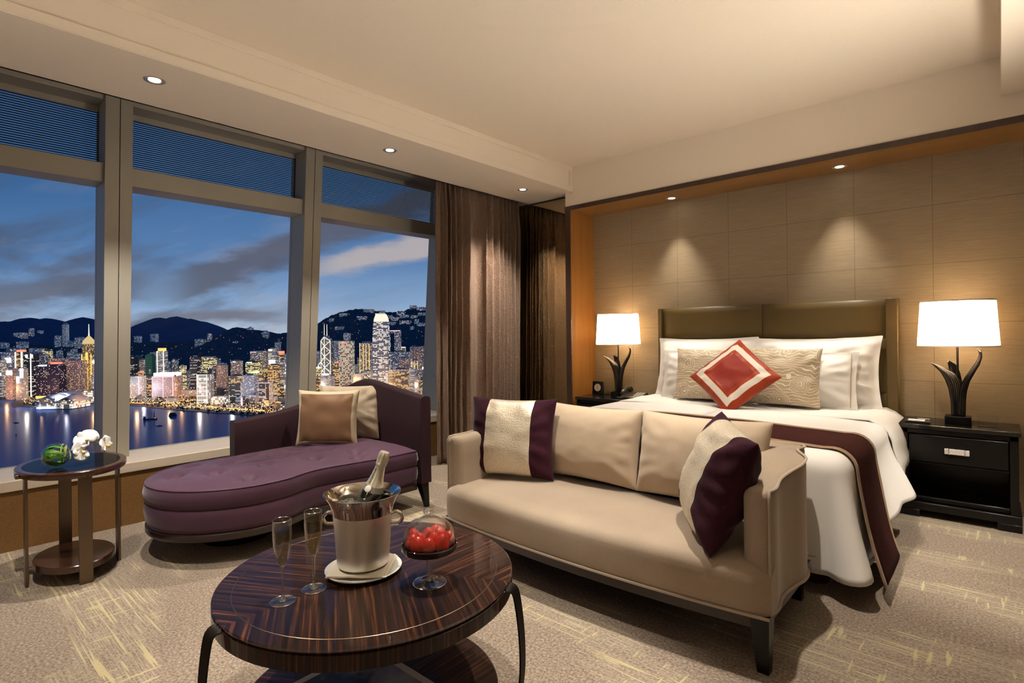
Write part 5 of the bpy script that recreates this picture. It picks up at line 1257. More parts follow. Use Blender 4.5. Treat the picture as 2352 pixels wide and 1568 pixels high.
bld('office_tower','yellow lit office with slanted white roof',463,488,821,2600,W['office_yellow'],crown=[(.1,1,5,W['whiteroof'],'slanted_roof')])
bld('apartment_tower','grey apartment tower right of the slanted roof office',489,502,824,2740,W['flat_grey'])
bld('apartment_tower','tall pinkish twin apartment tower left of the dark hill gap',497,516,838,2520,W['flat_pink'])
bld('apartment_tower','pinkish apartment tower behind the white edged dark slab',486,498,842,2560,W['flat_pink'])
bld('glass_office','white framed glass tower with six broad bands near the waterfront',451,475,860,2140,W['white_grid'],extra=[(0,.03,0,1,W['neon_white'],'corner_frame'),(.97,1,0,1,W['neon_white'],'corner_frame')]+[(0,1,z,z+.012,W['neon_white'],'floor_band') for z in (.14,.29,.44,.58,.72,.86,.985)])
bld('office_tower','dark slab with one white edge behind the white framed tower',475,490,849,2230,W['office_dark'],extra=[(.78,1,0,1,W['low_white'],'white_edge')])
bld('office_tower','round cornered beige tower with lit cap before the dark hill',529,550,829,2560,W['flat_beige'],crown=[(.2,.8,5,W['concrete'],'roof_block')],extra=[(0,1,.955,1,W['office_white'],'pale_cap'),(.3,.6,.96,.985,W['sign_warm'],'lit_sign')])
bld('office_tower','office with yellow speckles and white top sign right of the round cornered tower',563,591,830,2620,W['office_yellow'],extra=[(.1,.55,.955,.985,W['sign_white'],'lit_sign'),(0,1,.955,1,W['darkroof'],'roof_band')])
bld('office_tower','broad beige tower with white crown and pink sign',574,607,806,2700,W['flat_beige'],extra=[(0,1,.95,1,W['low_white'],'pale_crown'),(.02,.45,.962,.978,W['neon_pink'],'lit_sign')],roof=False)
bld('office_tower','dark office carrying a green glowing sign',573,602,857,2440,W['office_warm'],crown=[(.02,.45,7,W['sign_green'],'rooftop_sign')])
bld('office_block','big black and gold flecked block in the middle of the waterfront offices',524,556,863,2200,W['office_warm'],extra=[(.05,.82,.0,.72,W['office_dark'],'dark_glass_front'),(.88,1.02,0,.74,W['low_white'],'white_edge')])
bld('office_block','grey flecked block joined to the black and gold one',556,583,862,2210,W['flat_grey'])
bld('office_tower','white framed square tower with three dark panels near the right of the middle window',592,618,877,2120,W['pinkgrid'],crown=[(.3,.55,6,W['concrete'],'roof_block')],extra=[(.06,.62,.70,.92,W['office_dark'],'dark_panel'),(.06,.62,.38,.62,W['office_dark'],'dark_panel'),(.06,.62,.05,.28,W['office_dark'],'dark_panel'),(.70,.96,.05,.92,W['office_dark'],'dark_panel')])
bld('office_tower','tall pale ribbed tower with bright sign near the middle mullion',615,634,801,2600,W['office_white'],extra=[(.15,.85,.66,.74,W['glow_white'],'lit_sign'),(.1,.5,.955,.985,W['sign_warm'],'lit_sign')])
bld('office_tower','orange topped office in front of the ribbed tower',614,636,838,2420,W['orange_tower'])
bld('office_tower','office with a red emblem on its roof',634,653,812,2680,W['office_warm'],crown=[(.25,.75,12,W['sign_red'],'rooftop_sign')])
bld('apartment_tower','pale tower with thin chimney fin above the red emblem office',631,642,786,3000,W['hill_flat'],crown=[(.6,.95,20,W['concrete'],'roof_fin')])
bld('apartment_tower','white slab beside the red emblem office',652,659,813,2650,W['low_white'])
bld('office_tower','slim grey banded office right of the orange topped one',640,653,826,2440,W['office_white'])
bld('office_tower','tower with three white light bars at the middle mullion',655,667,834,2380,W['white_grid'],extra=[(0,1,.92,.95,W['sign_white'],'light_bar'),(0,1,.80,.83,W['sign_white'],'light_bar'),(-.2,1,.70,.73,W['sign_white'],'light_bar')])
for x0,x1,tp,dd,mt in [(505,516,834,2780,'flat_grey'),(440,450,842,2700,'flat_grey'),(602,614,846,2520,'orange_tower'),(618,634,880,2300,'orange_tower'),(636,652,884,2300,'office_warm'),(478,492,872,2350,'flat_beige'),(368,384,858,2560,'flat_grey'),(326,334,846,2640,'flat_grey')]:
    bld('office_tower','plain filler block squeezed between the middle window towers',x0,x1,tp,dd,W[mt],'filler blocks in the middle window')
# hillside of the middle window
hbld('apartment_tower','pale hillside tower left of the twin peaks',308,320,772,787,W['hill_flat'])
hbld('apartment_tower','rounded pale hillside tower under the twin peaks',345,358,767,784,W['hill_flat'])
hbld('apartment_tower','pair of pale hillside slabs right of centre in the middle window',447,466,779,795,W['hill_flat'])
hbld('apartment_tower','slim lit tower high on the dark hill of the middle window',476,484,766,784,W['hill_warm'])
hbld('apartment_tower','pale block high on the right slope of the middle window',603,615,761,777,W['hill_flat'])
hbld('hill_house','little house on the skyline ridge of the middle window',568,579,752.5,757.5,W['hill_flat'])
hbld('hill_house','small blue lit house alone on the dark slope of the middle window',534,544,784,789.5,W['hill_flat'])
# waterfront low buildings, middle window
def lowb(name, label, x0, x1, top, basepx, mat, **k):
    D = 260*F_PX/(basepx-(HY+SR*((x0+x1)/2-CX))); return bld(name, label, x0, x1, top, D, mat, **k)
lowb('waterfront_hall','white domed hall on the waterfront by the left mullion',330,362,898,911,W['low_white'],depth=60,crown=[(.2,.8,5,W['whiteroof'],'raised_roof')])
lowb('waterfront_hall','pale hall beside the white domed one',363,380,898,911,W['low_white'],depth=50)
lowb('waterfront_hall','small white block on the quay in front of the domed hall',313,321,908,921,W['low_white'],depth=20)
lowb('waterfront_hall','cream civic hall below the white roof sign block',379,397,914,927,W['low_white'],depth=35,extra=[(.3,.9,.02,.25,W['neon_orange'],'lit_entrance')])
lowb('waterfront_hall','wide pale hall left of the white framed glass tower',414,450,896,906,W['low_white'],depth=40)
lowb('waterfront_hall','pale cube block behind the wide pale hall',426,439,877,900,W['low_white'],depth=40)
lowb('waterfront_hall','black low block with dotted light strips',481,517,893,916,W['office_dark'],depth=40)
lowb('waterfront_hall','rounded lit drum building at the quay',484,511,911,928,W['gallery_glass'],depth=50,crown=[(0,1,2,W['concrete'],'flat_roof')])
lowb('waterfront_hall','long white wing attached to the drum building',511,531,908,921,W['low_white'],depth=40)
lowb('waterfront_hall','dark cube with white frame at the quay',540,556,913,931,W['office_dark'],depth=50,extra=[(.75,1,0,1,W['neon_pink'],'pale_frame')])
lowb('waterfront_hall','long mauve shed behind the dark cube',556,585,908,924,W['low_white'],depth=40)
lowb('waterfront_hall','orange lit market hall at the quay',588,606,922,934,W['low_lit'],depth=35)
lowb('waterfront_hall','glowing ferry hall beside the middle mullion',634,664,928,940,W['low_lit'],depth=40)
lowb('waterfront_hall','pink podium at the foot of the square white framed tower',606,626,912,924,W['pinkgrid'],depth=40)
# --- right window
r_, a, dp, h = bld('crossbraced_tower','dark glass tower outlined with white crossed braces and twin masts',737,759,779,2560,W['crossbrace_glass'],roof=False)
fr = MB(); y_ = -dp/2-1.2; lw = 1.05
def br3(m, p, q_, w=lw): m.tube([p,q_], w, 6)
H = h; seg = H*.175
for x_ in (-a, a): br3(fr, (x_,y_,H*.12), (x_,y_,H*.97))
br3(fr, (-a*.28,y_,H*.0), (-a*.28,y_,H*1.04))
for k in range(4):
    z1_, z0_ = H*.97-seg*k*1.15, H*.97-seg*(k+1)*1.15; zm = (z0_+z1_)/2
    for zz in (z0_, z1_):
        br3(fr, (-a*.28,y_,zm), (-a,y_,zz)); br3(fr, (-a*.28,y_,zm), (a,y_,zz))
br3(fr, (-a,y_,H*.97), (-a*.28,y_,H*1.045)); br3(fr, (a,y_,H*.97), (-a*.28,y_,H*1.045))
obj('brace_lights', fr, W['neon_white'], r_, local=True, smooth=None)
obj('sloping_top', MB().hexa([(-a,-dp/2,h),(a,-dp/2,h),(a,dp/2,h),(-a,dp/2,h),(-a*.5,-2,h+20),(-a*.1,-2,h+20),(-a*.1,2,h+20),(-a*.5,2,h+20)]), W['crossbrace_glass'], r_, local=True, smooth=None)
for x_ in (-a*.52, a*.05): obj('mast', MB().tube([(x_,0,h+14),(x_,0,h+70)],[1.3,.8],6), W['neon_white'], r_, local=True)
sw = MB().box(-a-14,-a,-dp/2,dp/2,0,h*.50); obj('side_wing', sw, W['crossbrace_glass'], r_, local=True, smooth=None)
w2_ = MB(); br3(w2_, (-a-14,y_,h*.36),(-a-14,y_,h*.50)); br3(w2_, (-a-14,y_,h*.50),(-a*.28,y_,h*.66)); br3(w2_, (-a-14,y_,h*.50),(-a*.28,y_,h*.36))
obj('wing_brace_lights', w2_, W['neon_white'], r_, local=True, smooth=None)
bld('office_tower','beige tower covered in round lit windows',778,808,783,2480,W['porthole_tower'],extra=[(.28,.44,.955,.975,W['sign_red'],'lit_sign')],crown=[(.1,.9,2.5,W['concrete'],'roof_block')])
# tall crowned tower
r_, a, dp, h = bld('crowned_tower','tallest grey tower with tapering floodlit crown in the right window',855,891,792,2440,W['crown_tower'],roof=False,depth=58)
tiers = [(1,0),(.97,26),(.94,58),(.90,84),(.84,104)]
for (s0,z0_),(s1,z1_) in zip(tiers,tiers[1:]):
    obj('upper_tier', MB().hexa([(-a*s0,-dp/2*s0,h+z0_),(a*s0,-dp/2*s0,h+z0_),(a*s0,dp/2*s0,h+z0_),(-a*s0,dp/2*s0,h+z0_),(-a*s1,-dp/2*s1,h+z1_),(a*s1,-dp/2*s1,h+z1_),(a*s1,dp/2*s1,h+z1_),(-a*s1,dp/2*s1,h+z1_)]), W['crown_tower'], r_, local=True, smooth=None)
cr_ = MB(); prs=[(.84,104),(.80,116),(.70,128),(.58,138)]
rows=[]
for s_, z_ in prs: rows.append([(sx_*a*s_, sy_*dp/2*s_, h+z_) for sx_, sy_ in ((-1,-1),(-.5,-1.04),(0,-1.05),(.5,-1.04),(1,-1),(1,0),(1,1),(-1,1),(-1,0))])
cr_.grid(rows, cv=True); cr_.cap(rows[-1])
obj('lit_crown', cr_, sign('crown_floodlight',(1,.92,.74),1.05), r_, local=True, smooth=None)
fin = MB()
for i in range(9):
    x_ = lerp(-a*.62,a*.62,i/8); fin.box(x_-.7,x_+.7,-dp*.30,-dp*.26,h+132,h+142)
obj('crown_fin', fin, W['neon_white'], r_, local=True, smooth=None)
rb = MB()
for x_ in (-a,-a*.33,a*.33,a): rb.box(x_-.8,x_+.8,-dp/2-1.4,-dp/2,0,h)
obj('facade_rib', rb, M['concrete'], r_, local=True, smooth=None)
bld('apartment_tower','blue grey tower peeping over the round window tower',789,803,765,3050,W['hill_flat'])
bld('apartment_tower','pale blocky flats left of the round window tower',765,779,783,3000,W['hill_flat'],crown=[(.1,.4,4,W['concrete'],'roof_block'),(.6,.9,4,W['concrete'],'roof_block')])
bld('apartment_tower','grey tower between the cross braced and round window towers',769,779,801,2850,W['flat_grey'])
bld('apartment_tower','wide beige flats with warm vertical light lines left of the crowned tower',825,854,788,2760,W['flat_beige'],crown=[(.2,.85,9,W['concrete'],'roof_block')],extra=[(x,x+.035,.05,.98,W['neon_gold'],'light_line') for x in (.02,.30,.52,.78)])
bld('office_tower','small office with red lit sign beside the round window tower base',763,778,834,2500,W['office_warm'],crown=[(.3,.75,5,W['sign_red'],'rooftop_sign')])
bld('office_tower','yellow lit office at the right edge of the middle mullion',718,734,846,2380,W['office_yellow'],crown=[(.1,.8,5,W['sign_warm'],'lit_roof')])
bld('office_tower','pale office with brilliant white roof light before the cross braced tower',734,753,862,2330,W['office_white'],crown=[(.15,.8,6,W['glow_white'],'rooftop_sign')])
bld('office_tower','white grid office between round window tower and crowned tower',810,829,858,2360,W['office_white'])
bld('office_tower','office with glowing yellow middle left of the crowned tower base',831,852,852,2380,W['low_white'],extra=[(.2,.85,.50,.85,W['office_yellow'],'lit_floors')])
bld('apartment_tower','pale flats behind the white grid office',808,822,838,2700,W['hill_flat'])
bld('apartment_tower','low terrace of flats left of the crowned tower',820,856,822,2780,W['flat_pink'])
bld('apartment_tower','grey tower left of the cross braced one',728,738,807,2800,W['flat_grey'])
bld('apartment_tower','pale tower right of the cross braced one',759,771,823,2800,W['hill_flat'])
# portal shaped tower on the slope
r_, a, dp, h = bld('portal_tower','tall hillside tower with a bridge joining the crowned tower side',906,920,759,2950,W['hill_warm'],roof=False)
obj('bridge', MB().box(-a-30,-a,-dp/2,dp/2,h-14,h), W['hill_warm'], r_, local=True, smooth=None)
obj('bridge_lights', MB().box(-a-30,a,-dp/2-1.2,-dp/2,h-1.5,h+1.5), W['neon_pink'], r_, local=True, smooth=None)
bld('office_tower','brown banded office block right of the crowned tower base',892,938,848,2360,W['office_warm'],extra=[(.0,1,.92,1.0,W['flat_beige'],'parapet')],depth=50)
bld('office_tower','white curved office right of the brown banded block',939,952,846,2350,W['office_white'])
bld('apartment_tower','dark flats with warm specks behind the brown banded block',917,938,823,2640,W['flat_pink'])
bld('apartment_tower','yellow lit slim towers left of the curtain window jamb',943,961,826,2600,W['flat_beige'],extra=[(x,x+.06,.1,.95,W['neon_gold'],'light_line') for x in (.05,.45,.85)])
bld('apartment_tower','twin topped grey pink flats, one of two near the right jamb, further from it',941,961,796,2900,W['flat_pink'])
bld('apartment_tower','twin topped grey pink flats, one of two near the right jamb, nearer to it',963,986,795,2880,W['flat_pink'])
bld('apartment_tower','tall pale tower at the right jamb',977,990,768,3050,W['hill_flat'])
bld('office_tower','brown office with white torch light at the right jamb',957,980,848,2380,W['flat_beige'],crown=[(.52,.66,9,W['glow_white'],'roof_torch')])
bld('apartment_tower','terrace of flats below the portal tower',892,942,808,2850,W['flat_grey'],depth=30)
bld('apartment_tower','brown flats at the right jamb below the twin topped pair',963,992,822,2650,W['flat_pink'])
bld('waterfront_hall','small lit villa roof glowing beside the portal tower foot',920,931,798,2920,W['low_lit'],crown=[(.1,.9,3,W['glow_white'],'lit_roof')])
for x0,x1,tp,dd,mt in [(951,960,862,2330,'flat_beige'),(965,985,868,2300,'orange_tower'),(720,733,872,2300,'orange_tower'),(753,765,864,2380,'flat_grey'),(892,905,836,2560,'flat_grey'),(905,917,842,2500,'flat_beige'),(985,1030,852,2400,'flat_beige')]:
    bld('office_tower','plain filler block squeezed between the right window towers',x0,x1,tp,dd,W[mt],'filler blocks in the right window')
# hillside villas of the right window
vil = [(820,842,726,3700,'hill_warm'),(757,767,731,3850,'hill_flat'),(770,789,750,3500,'hill_flat'),(836,858,710,3890,'hill_flat'),(872,884,713,3890,'hill_flat'),(890,909,739,3450,'hill_flat'),(890,902,724,3750,'hill_warm'),(898,916,728,3650,'hill_warm'),(919,940,723,3750,'hill_flat'),(944,959,724,3750,'hill_flat'),(918,944,736,3500,'hill_warm'),(958,976,741,3450,'hill_flat'),(952,962,733,3600,'hill_flat'),(960,979,718,3850,'hill_flat'),(942,957,701,3900,'hill_warm'),(958,984,705,3900,'hill_warm'),(912,930,716,3880,'hill_warm'),(780,797,719,3890,'hill_flat'),(942,951,749,3350,'hill_flat')]
for k,(x0,x1,tp,dd,mt) in enumerate(vil):
    lab = 'cluster of tall flats on the skyline ridge at the right jamb' if tp==701 else 'lit villa block scattered on the dark hill of the right window'
    hbld('hill_house', lab, x0, x1, tp, tp+(7 if tp in (701,705,710,713,716,718,719) else R.uniform(7.5,11)), W[mt], None if tp==701 else 'hillside villas in the right window', roof=False)

# ---- convention hall with winged roof on its own point
CD = 2060.0
cc_ = at(142, 930, CD); cc_.z = LAND
hall = empty('convention_hall', cc_, 'glass convention hall with white winged roof on the harbour point', 'building', None, TH)
def hl(x0,x1,y0,y1,z0,z1,mat,nm): return obj(nm, MB().box(x0,x1,y0,y1,z0,z1), mat, hall, local=True, smooth=None)
hl(-70,62,-30,60,0,16,W['gallery_glass'],'glass_podium'); hl(-62,0,-38,-29,2,9,W['neon_blue'],'blue_lit_terrace') ; hl(-70,-56,-36,-28,6,30,W['office_white'],'end_pavilion'); hl(10,24,-36,-28,2,24,W['office_white'],'end_pavilion')
hl(-52,-4,-26,50,16,38,W['low_lit'],'lit_atrium'); hl(0,58,-20,60,16,32,W['gallery_glass'],'glass_wing')
def wing(x0,x1,zc0,zc1,lift,yy0,yy1):
    rows=[]
    for i in range(17):
        u=i/16; x=lerp(x0,x1,u); row=[]
        for j in range(9):
            v=j/8; row.append((x, lerp(yy0,yy1,v), lerp(zc0,zc1,u)+lift*sin(pi*u)*(.6+.4*sin(pi*v))))
        rows.append(row)
    return MB().grid(rows)
obj('roof_wing', wing(-58,4,36,22,22,-36,62), M['whiteroof'], hall, local=True, smooth=180, solid=2)
obj('roof_wing', wing(-2,64,22,24,26,-24,64), M['whiteroof'], hall, local=True, smooth=180, solid=2)
obj('roof_wing', wing(-40,20,46,44,16,10,80), M['whiteroof'], hall, local=True, smooth=180, solid=2)
lowb('waterfront_hall','low lit block right of the winged convention hall',188,221,897,925,W['gallery_glass'],depth=50)
# ---- warm street lighting between the blocks
for k in range(26):
    px = -10 + 39*k + R.uniform(-14,14); D_ = 2330 if k % 2 else 2060
    if px > 1000: break
    l = bpy.data.lights.new('street_glow', 'POINT'); l.energy = 150000; l.color = [(1,.62,.34),(1,.50,.22),(1,.85,.7),(1,.6,.3),(.85,.88,1)][k % 5]; l.shadow_soft_size = 4; l.specular_factor = .2
    o = bpy.data.objects.new('street_glow', l); COL.objects.link(o); p = at(px, 900, D_); p.z = LAND+45; o.location = p
# ---- boats
def boat(name, label, px, py, L, parts):
    c = on_sea(px, py); r = empty(name, c, label, 'boat', None, TH)
    hb_ = MB().hexa([(-L/2*.9,-L*.09,-1),(L/2*.86,-L*.09,-1),(L/2*.86,L*.09,-1),(-L/2*.9,L*.09,-1),(-L/2,-L*.11,L*.07),(L/2,-L*.11,L*.09),(L/2,L*.11,L*.09),(-L/2,L*.11,L*.07)])
    obj('hull', hb_, M['darkroof'], r, local=True, smooth=None)
    for nm, bx_, mt in parts:
        obj(nm, MB().box(*[v*L for v in bx_]), mt, r, local=True, smooth=None)
    return r
b = boat('crane_barge','dark crane barge with lattice jib on the water in the middle window',345,963,42,[('cabin',(-.48,-.38,-.06,.06,.07,.22),M['darkroof']),('deck_light',(-.5,-.46,-.05,.05,.12,.16),W['neon_gold']),('deck_light',(.34,.38,-.05,.05,.10,.13),W['neon_gold'])])
obj('crane_jib', MB().tube([(14,0,3),(12.5,0,20),(13.5,0,26)],[2.0,1.2,.5],4), M['darkroof'], b, local=True, smooth=None)
boat('ferry','dark two deck ferry on the water right of the crane barge',397,955,26,[('lower_deck',(-.44,.44,-.1,.1,.08,.28),M['darkroof']),('upper_deck',(-.34,.34,-.08,.08,.28,.42),M['darkroof'])])
boat('launch','small pale launch below the crane barge',366,978,18,[('cabin',(-.1,.2,-.06,.06,.08,.16),M['concrete'])])
boat('launch','slim motor boat on the pale reflection in the left window',37,971,16,[('cabin',(-.2,.1,-.06,.06,.08,.2),M['concrete'])])
boat('launch','tiny dark boat beside the top orchid bloom',188,990,10,[('cabin',(-.2,.3,-.1,.1,.08,.22),M['concrete'])])
boat('buoy','tiny dark navigation buoy below the slim motor boat',37,1000,3.5,[('cage',(-.2,.2,-.2,.2,.1,1.1),M['darkroof'])])
# ---- roads, lamps, trees (uncountable)
def ribbon(pts, w, z=LAND+.8):
    P = catmull([on_sea(x,y,LAND) for x,y in pts],6); rows=[]
    for i,p in enumerate(P):
        tg=(P[min(i+1,len(P)-1)]-P[max(i-1,0)]).normalized(); nn=Vector((tg.y,-tg.x,0))
        rows.append([(p+nn*w).xyz[:2]+(z,), (p-nn*w).xyz[:2]+(z,)])
    return MB().grid(rows)
rm = MB()
for pts, w in (([(290,924),(340,926),(400,922),(450,917),(478,915)],7),([(380,934),(430,921),(470,918)],6),([(450,930),(500,936),(560,940),(620,944),(680,948)],8),([(590,926),(620,921),(650,926),(680,933)],6),([(385,915),(400,912),(430,905),(440,903)],7),([(160,930),(190,922),(225,914)],9),([(-5,900),(30,898),(60,897),(90,900)],7),([(0,890),(40,892),(80,891)],7),([(420,936),(480,930),(530,918),(560,914)],4),([(640,946),(720,944),(860,950)],8)):
    rm.add(ribbon(pts, w*1.35))
tag(obj('city_road', rm, W['street_orange'], smooth=None), 'orange glowing road lights winding through the waterfront', 'road lights', kind='stuff')
sl = MB(); rr = random.Random(3)
def inside(p, mg=4):
    r_0, d_0 = p.dot(RGT), p.dot(FWD); return any(abs(r_0-a)<b/2+mg and abs(d_0-c_)<e/2+mg for a,b,c_,e in FOOT)
def octa(m, p, s):
    b0=len(m.v); m.v += [tuple(p+Vector(d)*s) for d in ((1,0,0),(-1,0,0),(0,1,0),(0,-1,0),(0,0,1),(0,0,-1))]
    for q_ in ((0,2,4),(2,1,4),(1,3,4),(3,0,4),(2,0,5),(1,2,5),(3,1,5),(0,3,5)): m.face([b0+i for i in q_])
for k in range(2600):
    px = rr.uniform(-60, 980); yl = interp(px, shore); py = yl - 4 - abs(rr.gauss(0,1))*16
    if py < 872: continue
    p = on_sea(px, py, LAND); p.z = LAND+rr.uniform(3,9)
    if inside(p): continue
    octa(sl, p, rr.uniform(.7,1.6))
tag(obj('street_lights', sl, W['street_lamp_glow'], smooth=None), 'countless warm street lamps along the waterfront', 'street lights', kind='stuff')
hl_ = MB()
for k in range(420):
    r0 = rr.uniform(-3900, -400); d0 = rr.uniform(2950, 3850); z = hzA(r0, d0)
    octa(hl_, rd(r0, d0, z+5), rr.uniform(.7,1.6))
tag(obj('hillside_lights', hl_, W['street_lamp_glow'], smooth=None), 'scattered small lamps along the hillside roads', 'hillside lights', kind='stuff')
tr_ = MB()
for k in range(700):
    px = rr.uniform(-40, 900); yl = interp(px, shore); py = yl - 2 - abs(rr.gauss(0,1))*18
    if py < 880: continue
    p = on_sea(px, py, LAND)
    if inside(p): continue
    octa(tr_, p+Vector((0,0,2.5)), rr.uniform(2.5,6))
tag(obj('waterfront_trees', tr_, plain('dark_tree',(.02,.035,.02),.9), smooth=None), 'dark tree clumps between the waterfront roads', 'trees', kind='stuff')
# ================================================================== SKY
wd = bpy.data.worlds.new('dusk_sky'); sc.world = wd; wd.use_nodes = True
t = NT.__new__(NT); t.t = wd.node_tree; t.t.nodes.clear(); t.mat = None
out = t.n('ShaderNodeOutputWorld'); tc = t.n('ShaderNodeTexCoord').outputs['Generated']
DX, DY, DZ = t.sep(tc)
rot = t.n('ShaderNodeMapping', {'Vector': tc, 'Rotation': (0,0,-TH)}).outputs[0]      # x = right of view, y = view direction
AX, AY, AZ = t.sep(rot)
el = t.math('DIVIDE', AZ, t.math('MAXIMUM', AY, .15))          # tangent of elevation towards the harbour
az = t.math('DIVIDE', AX, t.math('MAXIMUM', AY, .15))
sky = t.ramp(t.math('MULTIPLY', el, 1.6), [(.0,(.62,.70,.84)),(.09,(.32,.50,.77)),(.22,(.125,.27,.54)),(.45,(.058,.165,.385)),(.9,(.026,.092,.25))])
# brighter clear strip to the right, dusk grey low on the left
cl_v = t.comb(t.math('MULTIPLY', az, 2.6), t.math('MULTIPLY', t.math('SUBTRACT', el, t.math('MULTIPLY', az, .22)), 9.5), 3.0)
c1 = t.noise(cl_v, 1.0, 6, .55, .5)
dark = t.ramp(c1, [(.44,0),(.62,1)])
env = t.math('MULTIPLY', t.ramp(el, [(.0,1),(.20,.9),(.34,.15),(.5,.05)]), t.ramp(t.math('ADD', az, 1.0), [(.0,1),(.52,1),(.66,.30),(.85,.1)]))
s2 = t.mix(t.math('MULTIPLY', t.math('MULTIPLY', dark, env), .85), sky, (.085,.10,.155))
c2 = t.noise(t.comb(t.math('MULTIPLY', az, 3.4), t.math('MULTIPLY', t.math('SUBTRACT', el, t.math('MULTIPLY', az, .22)), 13), 8.0), 1.0, 5, .55)
lite = t.math('MULTIPLY', t.ramp(c2, [(.52,0),(.68,1)]), t.ramp(el, [(.0,.8),(.12,.7),(.26,.25),(.36,0)]))
s3 = t.mix(t.math('MULTIPLY', lite, .5), s2, (.48,.46,.52))
# long cream cloud bank over the right window, and a grey one over the twin peaks
def bank(base, a0, a1, e0, slope, w, col, k, ns):
    ctr = t.math('ADD', t.math('MULTIPLY', t.math('SUBTRACT', az, a0), slope), e0)
    n = t.noise(t.comb(t.math('MULTIPLY', az, 7), t.math('MULTIPLY', el, 22), ns), 1.0, 5, .55)
    d = t.math('ABSOLUTE', t.math('SUBTRACT', t.math('ADD', el, t.math('MULTIPLY', t.math('SUBTRACT', n, .5), w*2.2)), ctr))
    m_ = t.math('SUBTRACT', 1.0, t.n('ShaderNodeMapRange', {0: d, 1: w*.25, 2: w, 3: 0.0, 4: 1.0}, interpolation_type='SMOOTHSTEP').outputs[0])
    lim = t.math('MULTIPLY', t.n('ShaderNodeMapRange', {0: az, 1: a0-.06, 2: a0+.06, 3: 0.0, 4: 1.0}, interpolation_type='SMOOTHSTEP').outputs[0], t.n('ShaderNodeMapRange', {0: az, 1: a1-.08, 2: a1+.08, 3: 1.0, 4: 0.0}, interpolation_type='SMOOTHSTEP').outputs[0])
    return t.mix(t.math('MULTIPLY', t.math('MULTIPLY', m_, lim), k), base, col)
s4 = bank(s3, -.62, .10, .085, .36, .05, (.12,.125,.17), .85, 1.0)
s4 = bank(s4, -.36, .3, .120, .22, .035, (.60,.53,.52), .85, 5.0)
s4 = bank(s4, -.65, -.42, .040, -.02, .014, (.20,.20,.25), .8, 9.0)
s4 = bank(s4, -1.2, -.66, .075, .05, .06, (.13,.14,.19), .75, 12.0)
bg = t.n('ShaderNodeBackground', {'Color': s4, 'Strength': .82}); t.t.links.new(bg.outputs[0], out.inputs[0])
try: wd.cycles.sampling_method = 'AUTOMATIC'
except Exception: pass

# ================================================================== LIGHTS (lamps of the room and added fill lights)
def spot(name, loc, target, watt, angle, blend=.5, color=(1,.74,.46), radius=.02):
    l = bpy.data.lights.new(name, 'SPOT'); l.energy = watt; l.spot_size = radians(angle); l.spot_blend = blend; l.color = color; l.shadow_soft_size = radius
    o = bpy.data.objects.new(name, l); COL.objects.link(o); o.location = loc
    o.rotation_euler = (Vector(target)-Vector(loc)).to_track_quat('-Z','Y').to_euler(); return o
def point(name, loc, watt, color, radius):
    l = bpy.data.lights.new(name, 'POINT'); l.energy = watt; l.color = color; l.shadow_soft_size = radius
    o = bpy.data.objects.new(name, l); COL.objects.link(o); o.location = loc; return o
W_ = (1,.91,.785)
spot('soffit_spot', (DL[0][0],DL[0][1],ZS-.02), (-3.72,.93,0), 190, 92, .5, W_)
spot('soffit_spot', (DL[1][0],DL[1][1],ZS-.02), (-3.62,2.30,0), 160, 86, .5, W_)
spot('soffit_spot', (DL[2][0],DL[2][1],ZS-.02), (-3.80,3.85,.3), 230, 84, 1.0, W_)
for x, y in NL: spot('niche_spot', (x,y,2.37), (x,y-.14,0.6), 80, 64, 1.0, W_)
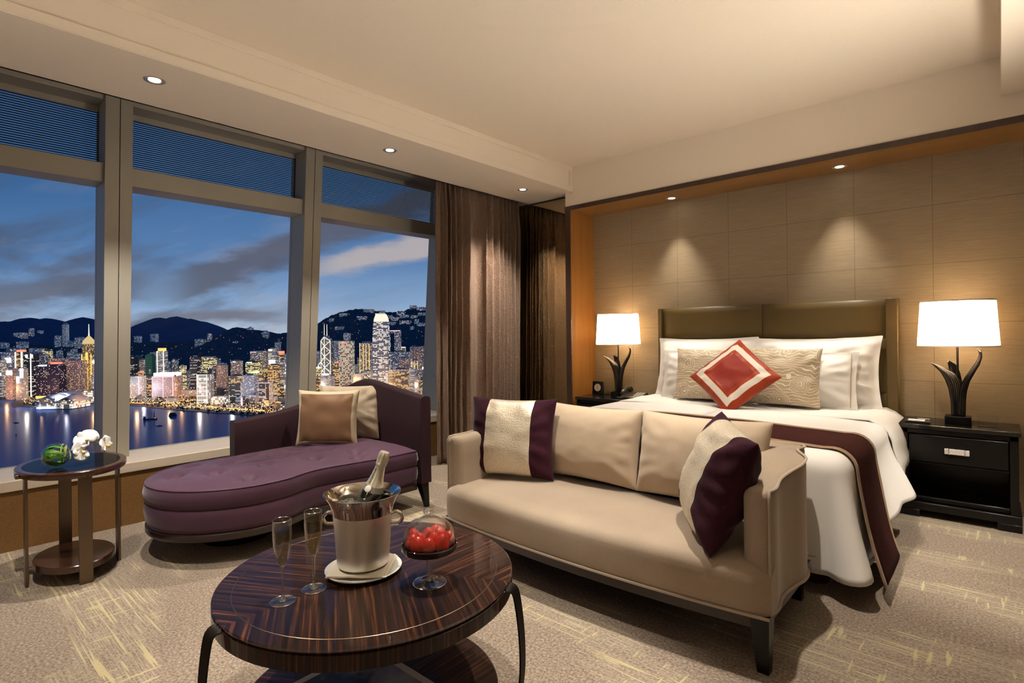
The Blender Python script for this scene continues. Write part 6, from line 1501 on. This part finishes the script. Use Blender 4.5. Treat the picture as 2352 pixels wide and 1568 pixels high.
# recessed lights of the main ceiling, out of the picture above and behind the camera
spot('ceiling_spot', (-.80,2.18,ZC-.02), (-.95,2.25,0), 205, 66, .5, W_)
spot('ceiling_spot', (-2.05,2.18,ZC-.02), (-2.0,2.25,0), 180, 66, .5, W_)
spot('ceiling_spot', (-1.38,1.14,ZC-.02), (-1.45,1.08,0), 200, 46, .5, W_)
spot('ceiling_spot', (-2.35,.25,ZC-.02), (-2.55,.30,0), 190, 70, .6, W_)
spot('ceiling_spot', (-.45,.35,ZC-.02), (-.15,.30,0), 170, 50, .6, W_)
spot('ceiling_spot', (.45,3.55,ZS-.02), (.12,3.75,0), 230, 46, .6, W_)
spot('ceiling_spot', (-.75,3.35,ZC-.02), (-.95,3.9,.7), 112, 62, .8, W_)
spot('ceiling_spot', (-2.0,3.35,ZC-.02), (-1.9,3.9,.7), 112, 62, .8, W_)
spot('added_ceiling_fill', (.6,2.7,.9), (-.9,2.5,2.8), 230, 104, 1.0, W_, .2)  # unseen uplights added to brighten the ceiling, no fixture there
spot('added_ceiling_fill', (-1.5,-1.3,.9), (-1.6,.2,2.8), 110, 110, 1.0, W_, .2)
point('added_room_fill', (1.3,-1.0,1.5), 10, (1,.80,.58), .2)  # soft fill points added behind the camera, no lamp there
point('added_room_fill', (-1.4,-1.4,1.6), 10, (1,.80,.58), .2)

# ================================================================== CAMERA
cam = bpy.data.cameras.new('camera'); co_ = bpy.data.objects.new('camera', cam); COL.objects.link(co_)
cam.sensor_fit = 'HORIZONTAL'; cam.sensor_width = 36.0; cam.lens = 36.0*F_PX/2352.0
cam.shift_y = (HY - 784.0)/2352.0; cam.shift_x = 0
right = (RGT*CR + Vector((0,0,1))*SR).normalized(); back_ = -FWD; up = back_.cross(right).normalized()
Mx = Matrix((right, up, back_)).transposed().to_4x4(); Mx.translation = Vector((0,0,EYE)); co_.matrix_world = Mx
cam.clip_start = .05; cam.clip_end = 20000
sc.camera = co_
sc.view_settings.view_transform = 'Standard'; sc.view_settings.look = 'None'; sc.view_settings.gamma = 1; sc.view_settings.exposure = 0.0
sc.view_settings.use_curve_mapping = False
cy = sc.cycles
cy.use_denoising = True; cy.use_adaptive_sampling = True; cy.adaptive_threshold = .03; cy.max_bounces = 8; cy.diffuse_bounces = 3; cy.glossy_bounces = 4; cy.transmission_bounces = 6; cy.transparent_max_bounces = 12
cy.sample_clamp_indirect = 25.0; cy.caustics_reflective = False; cy.caustics_refractive = False; cy.blur_glossy = .5
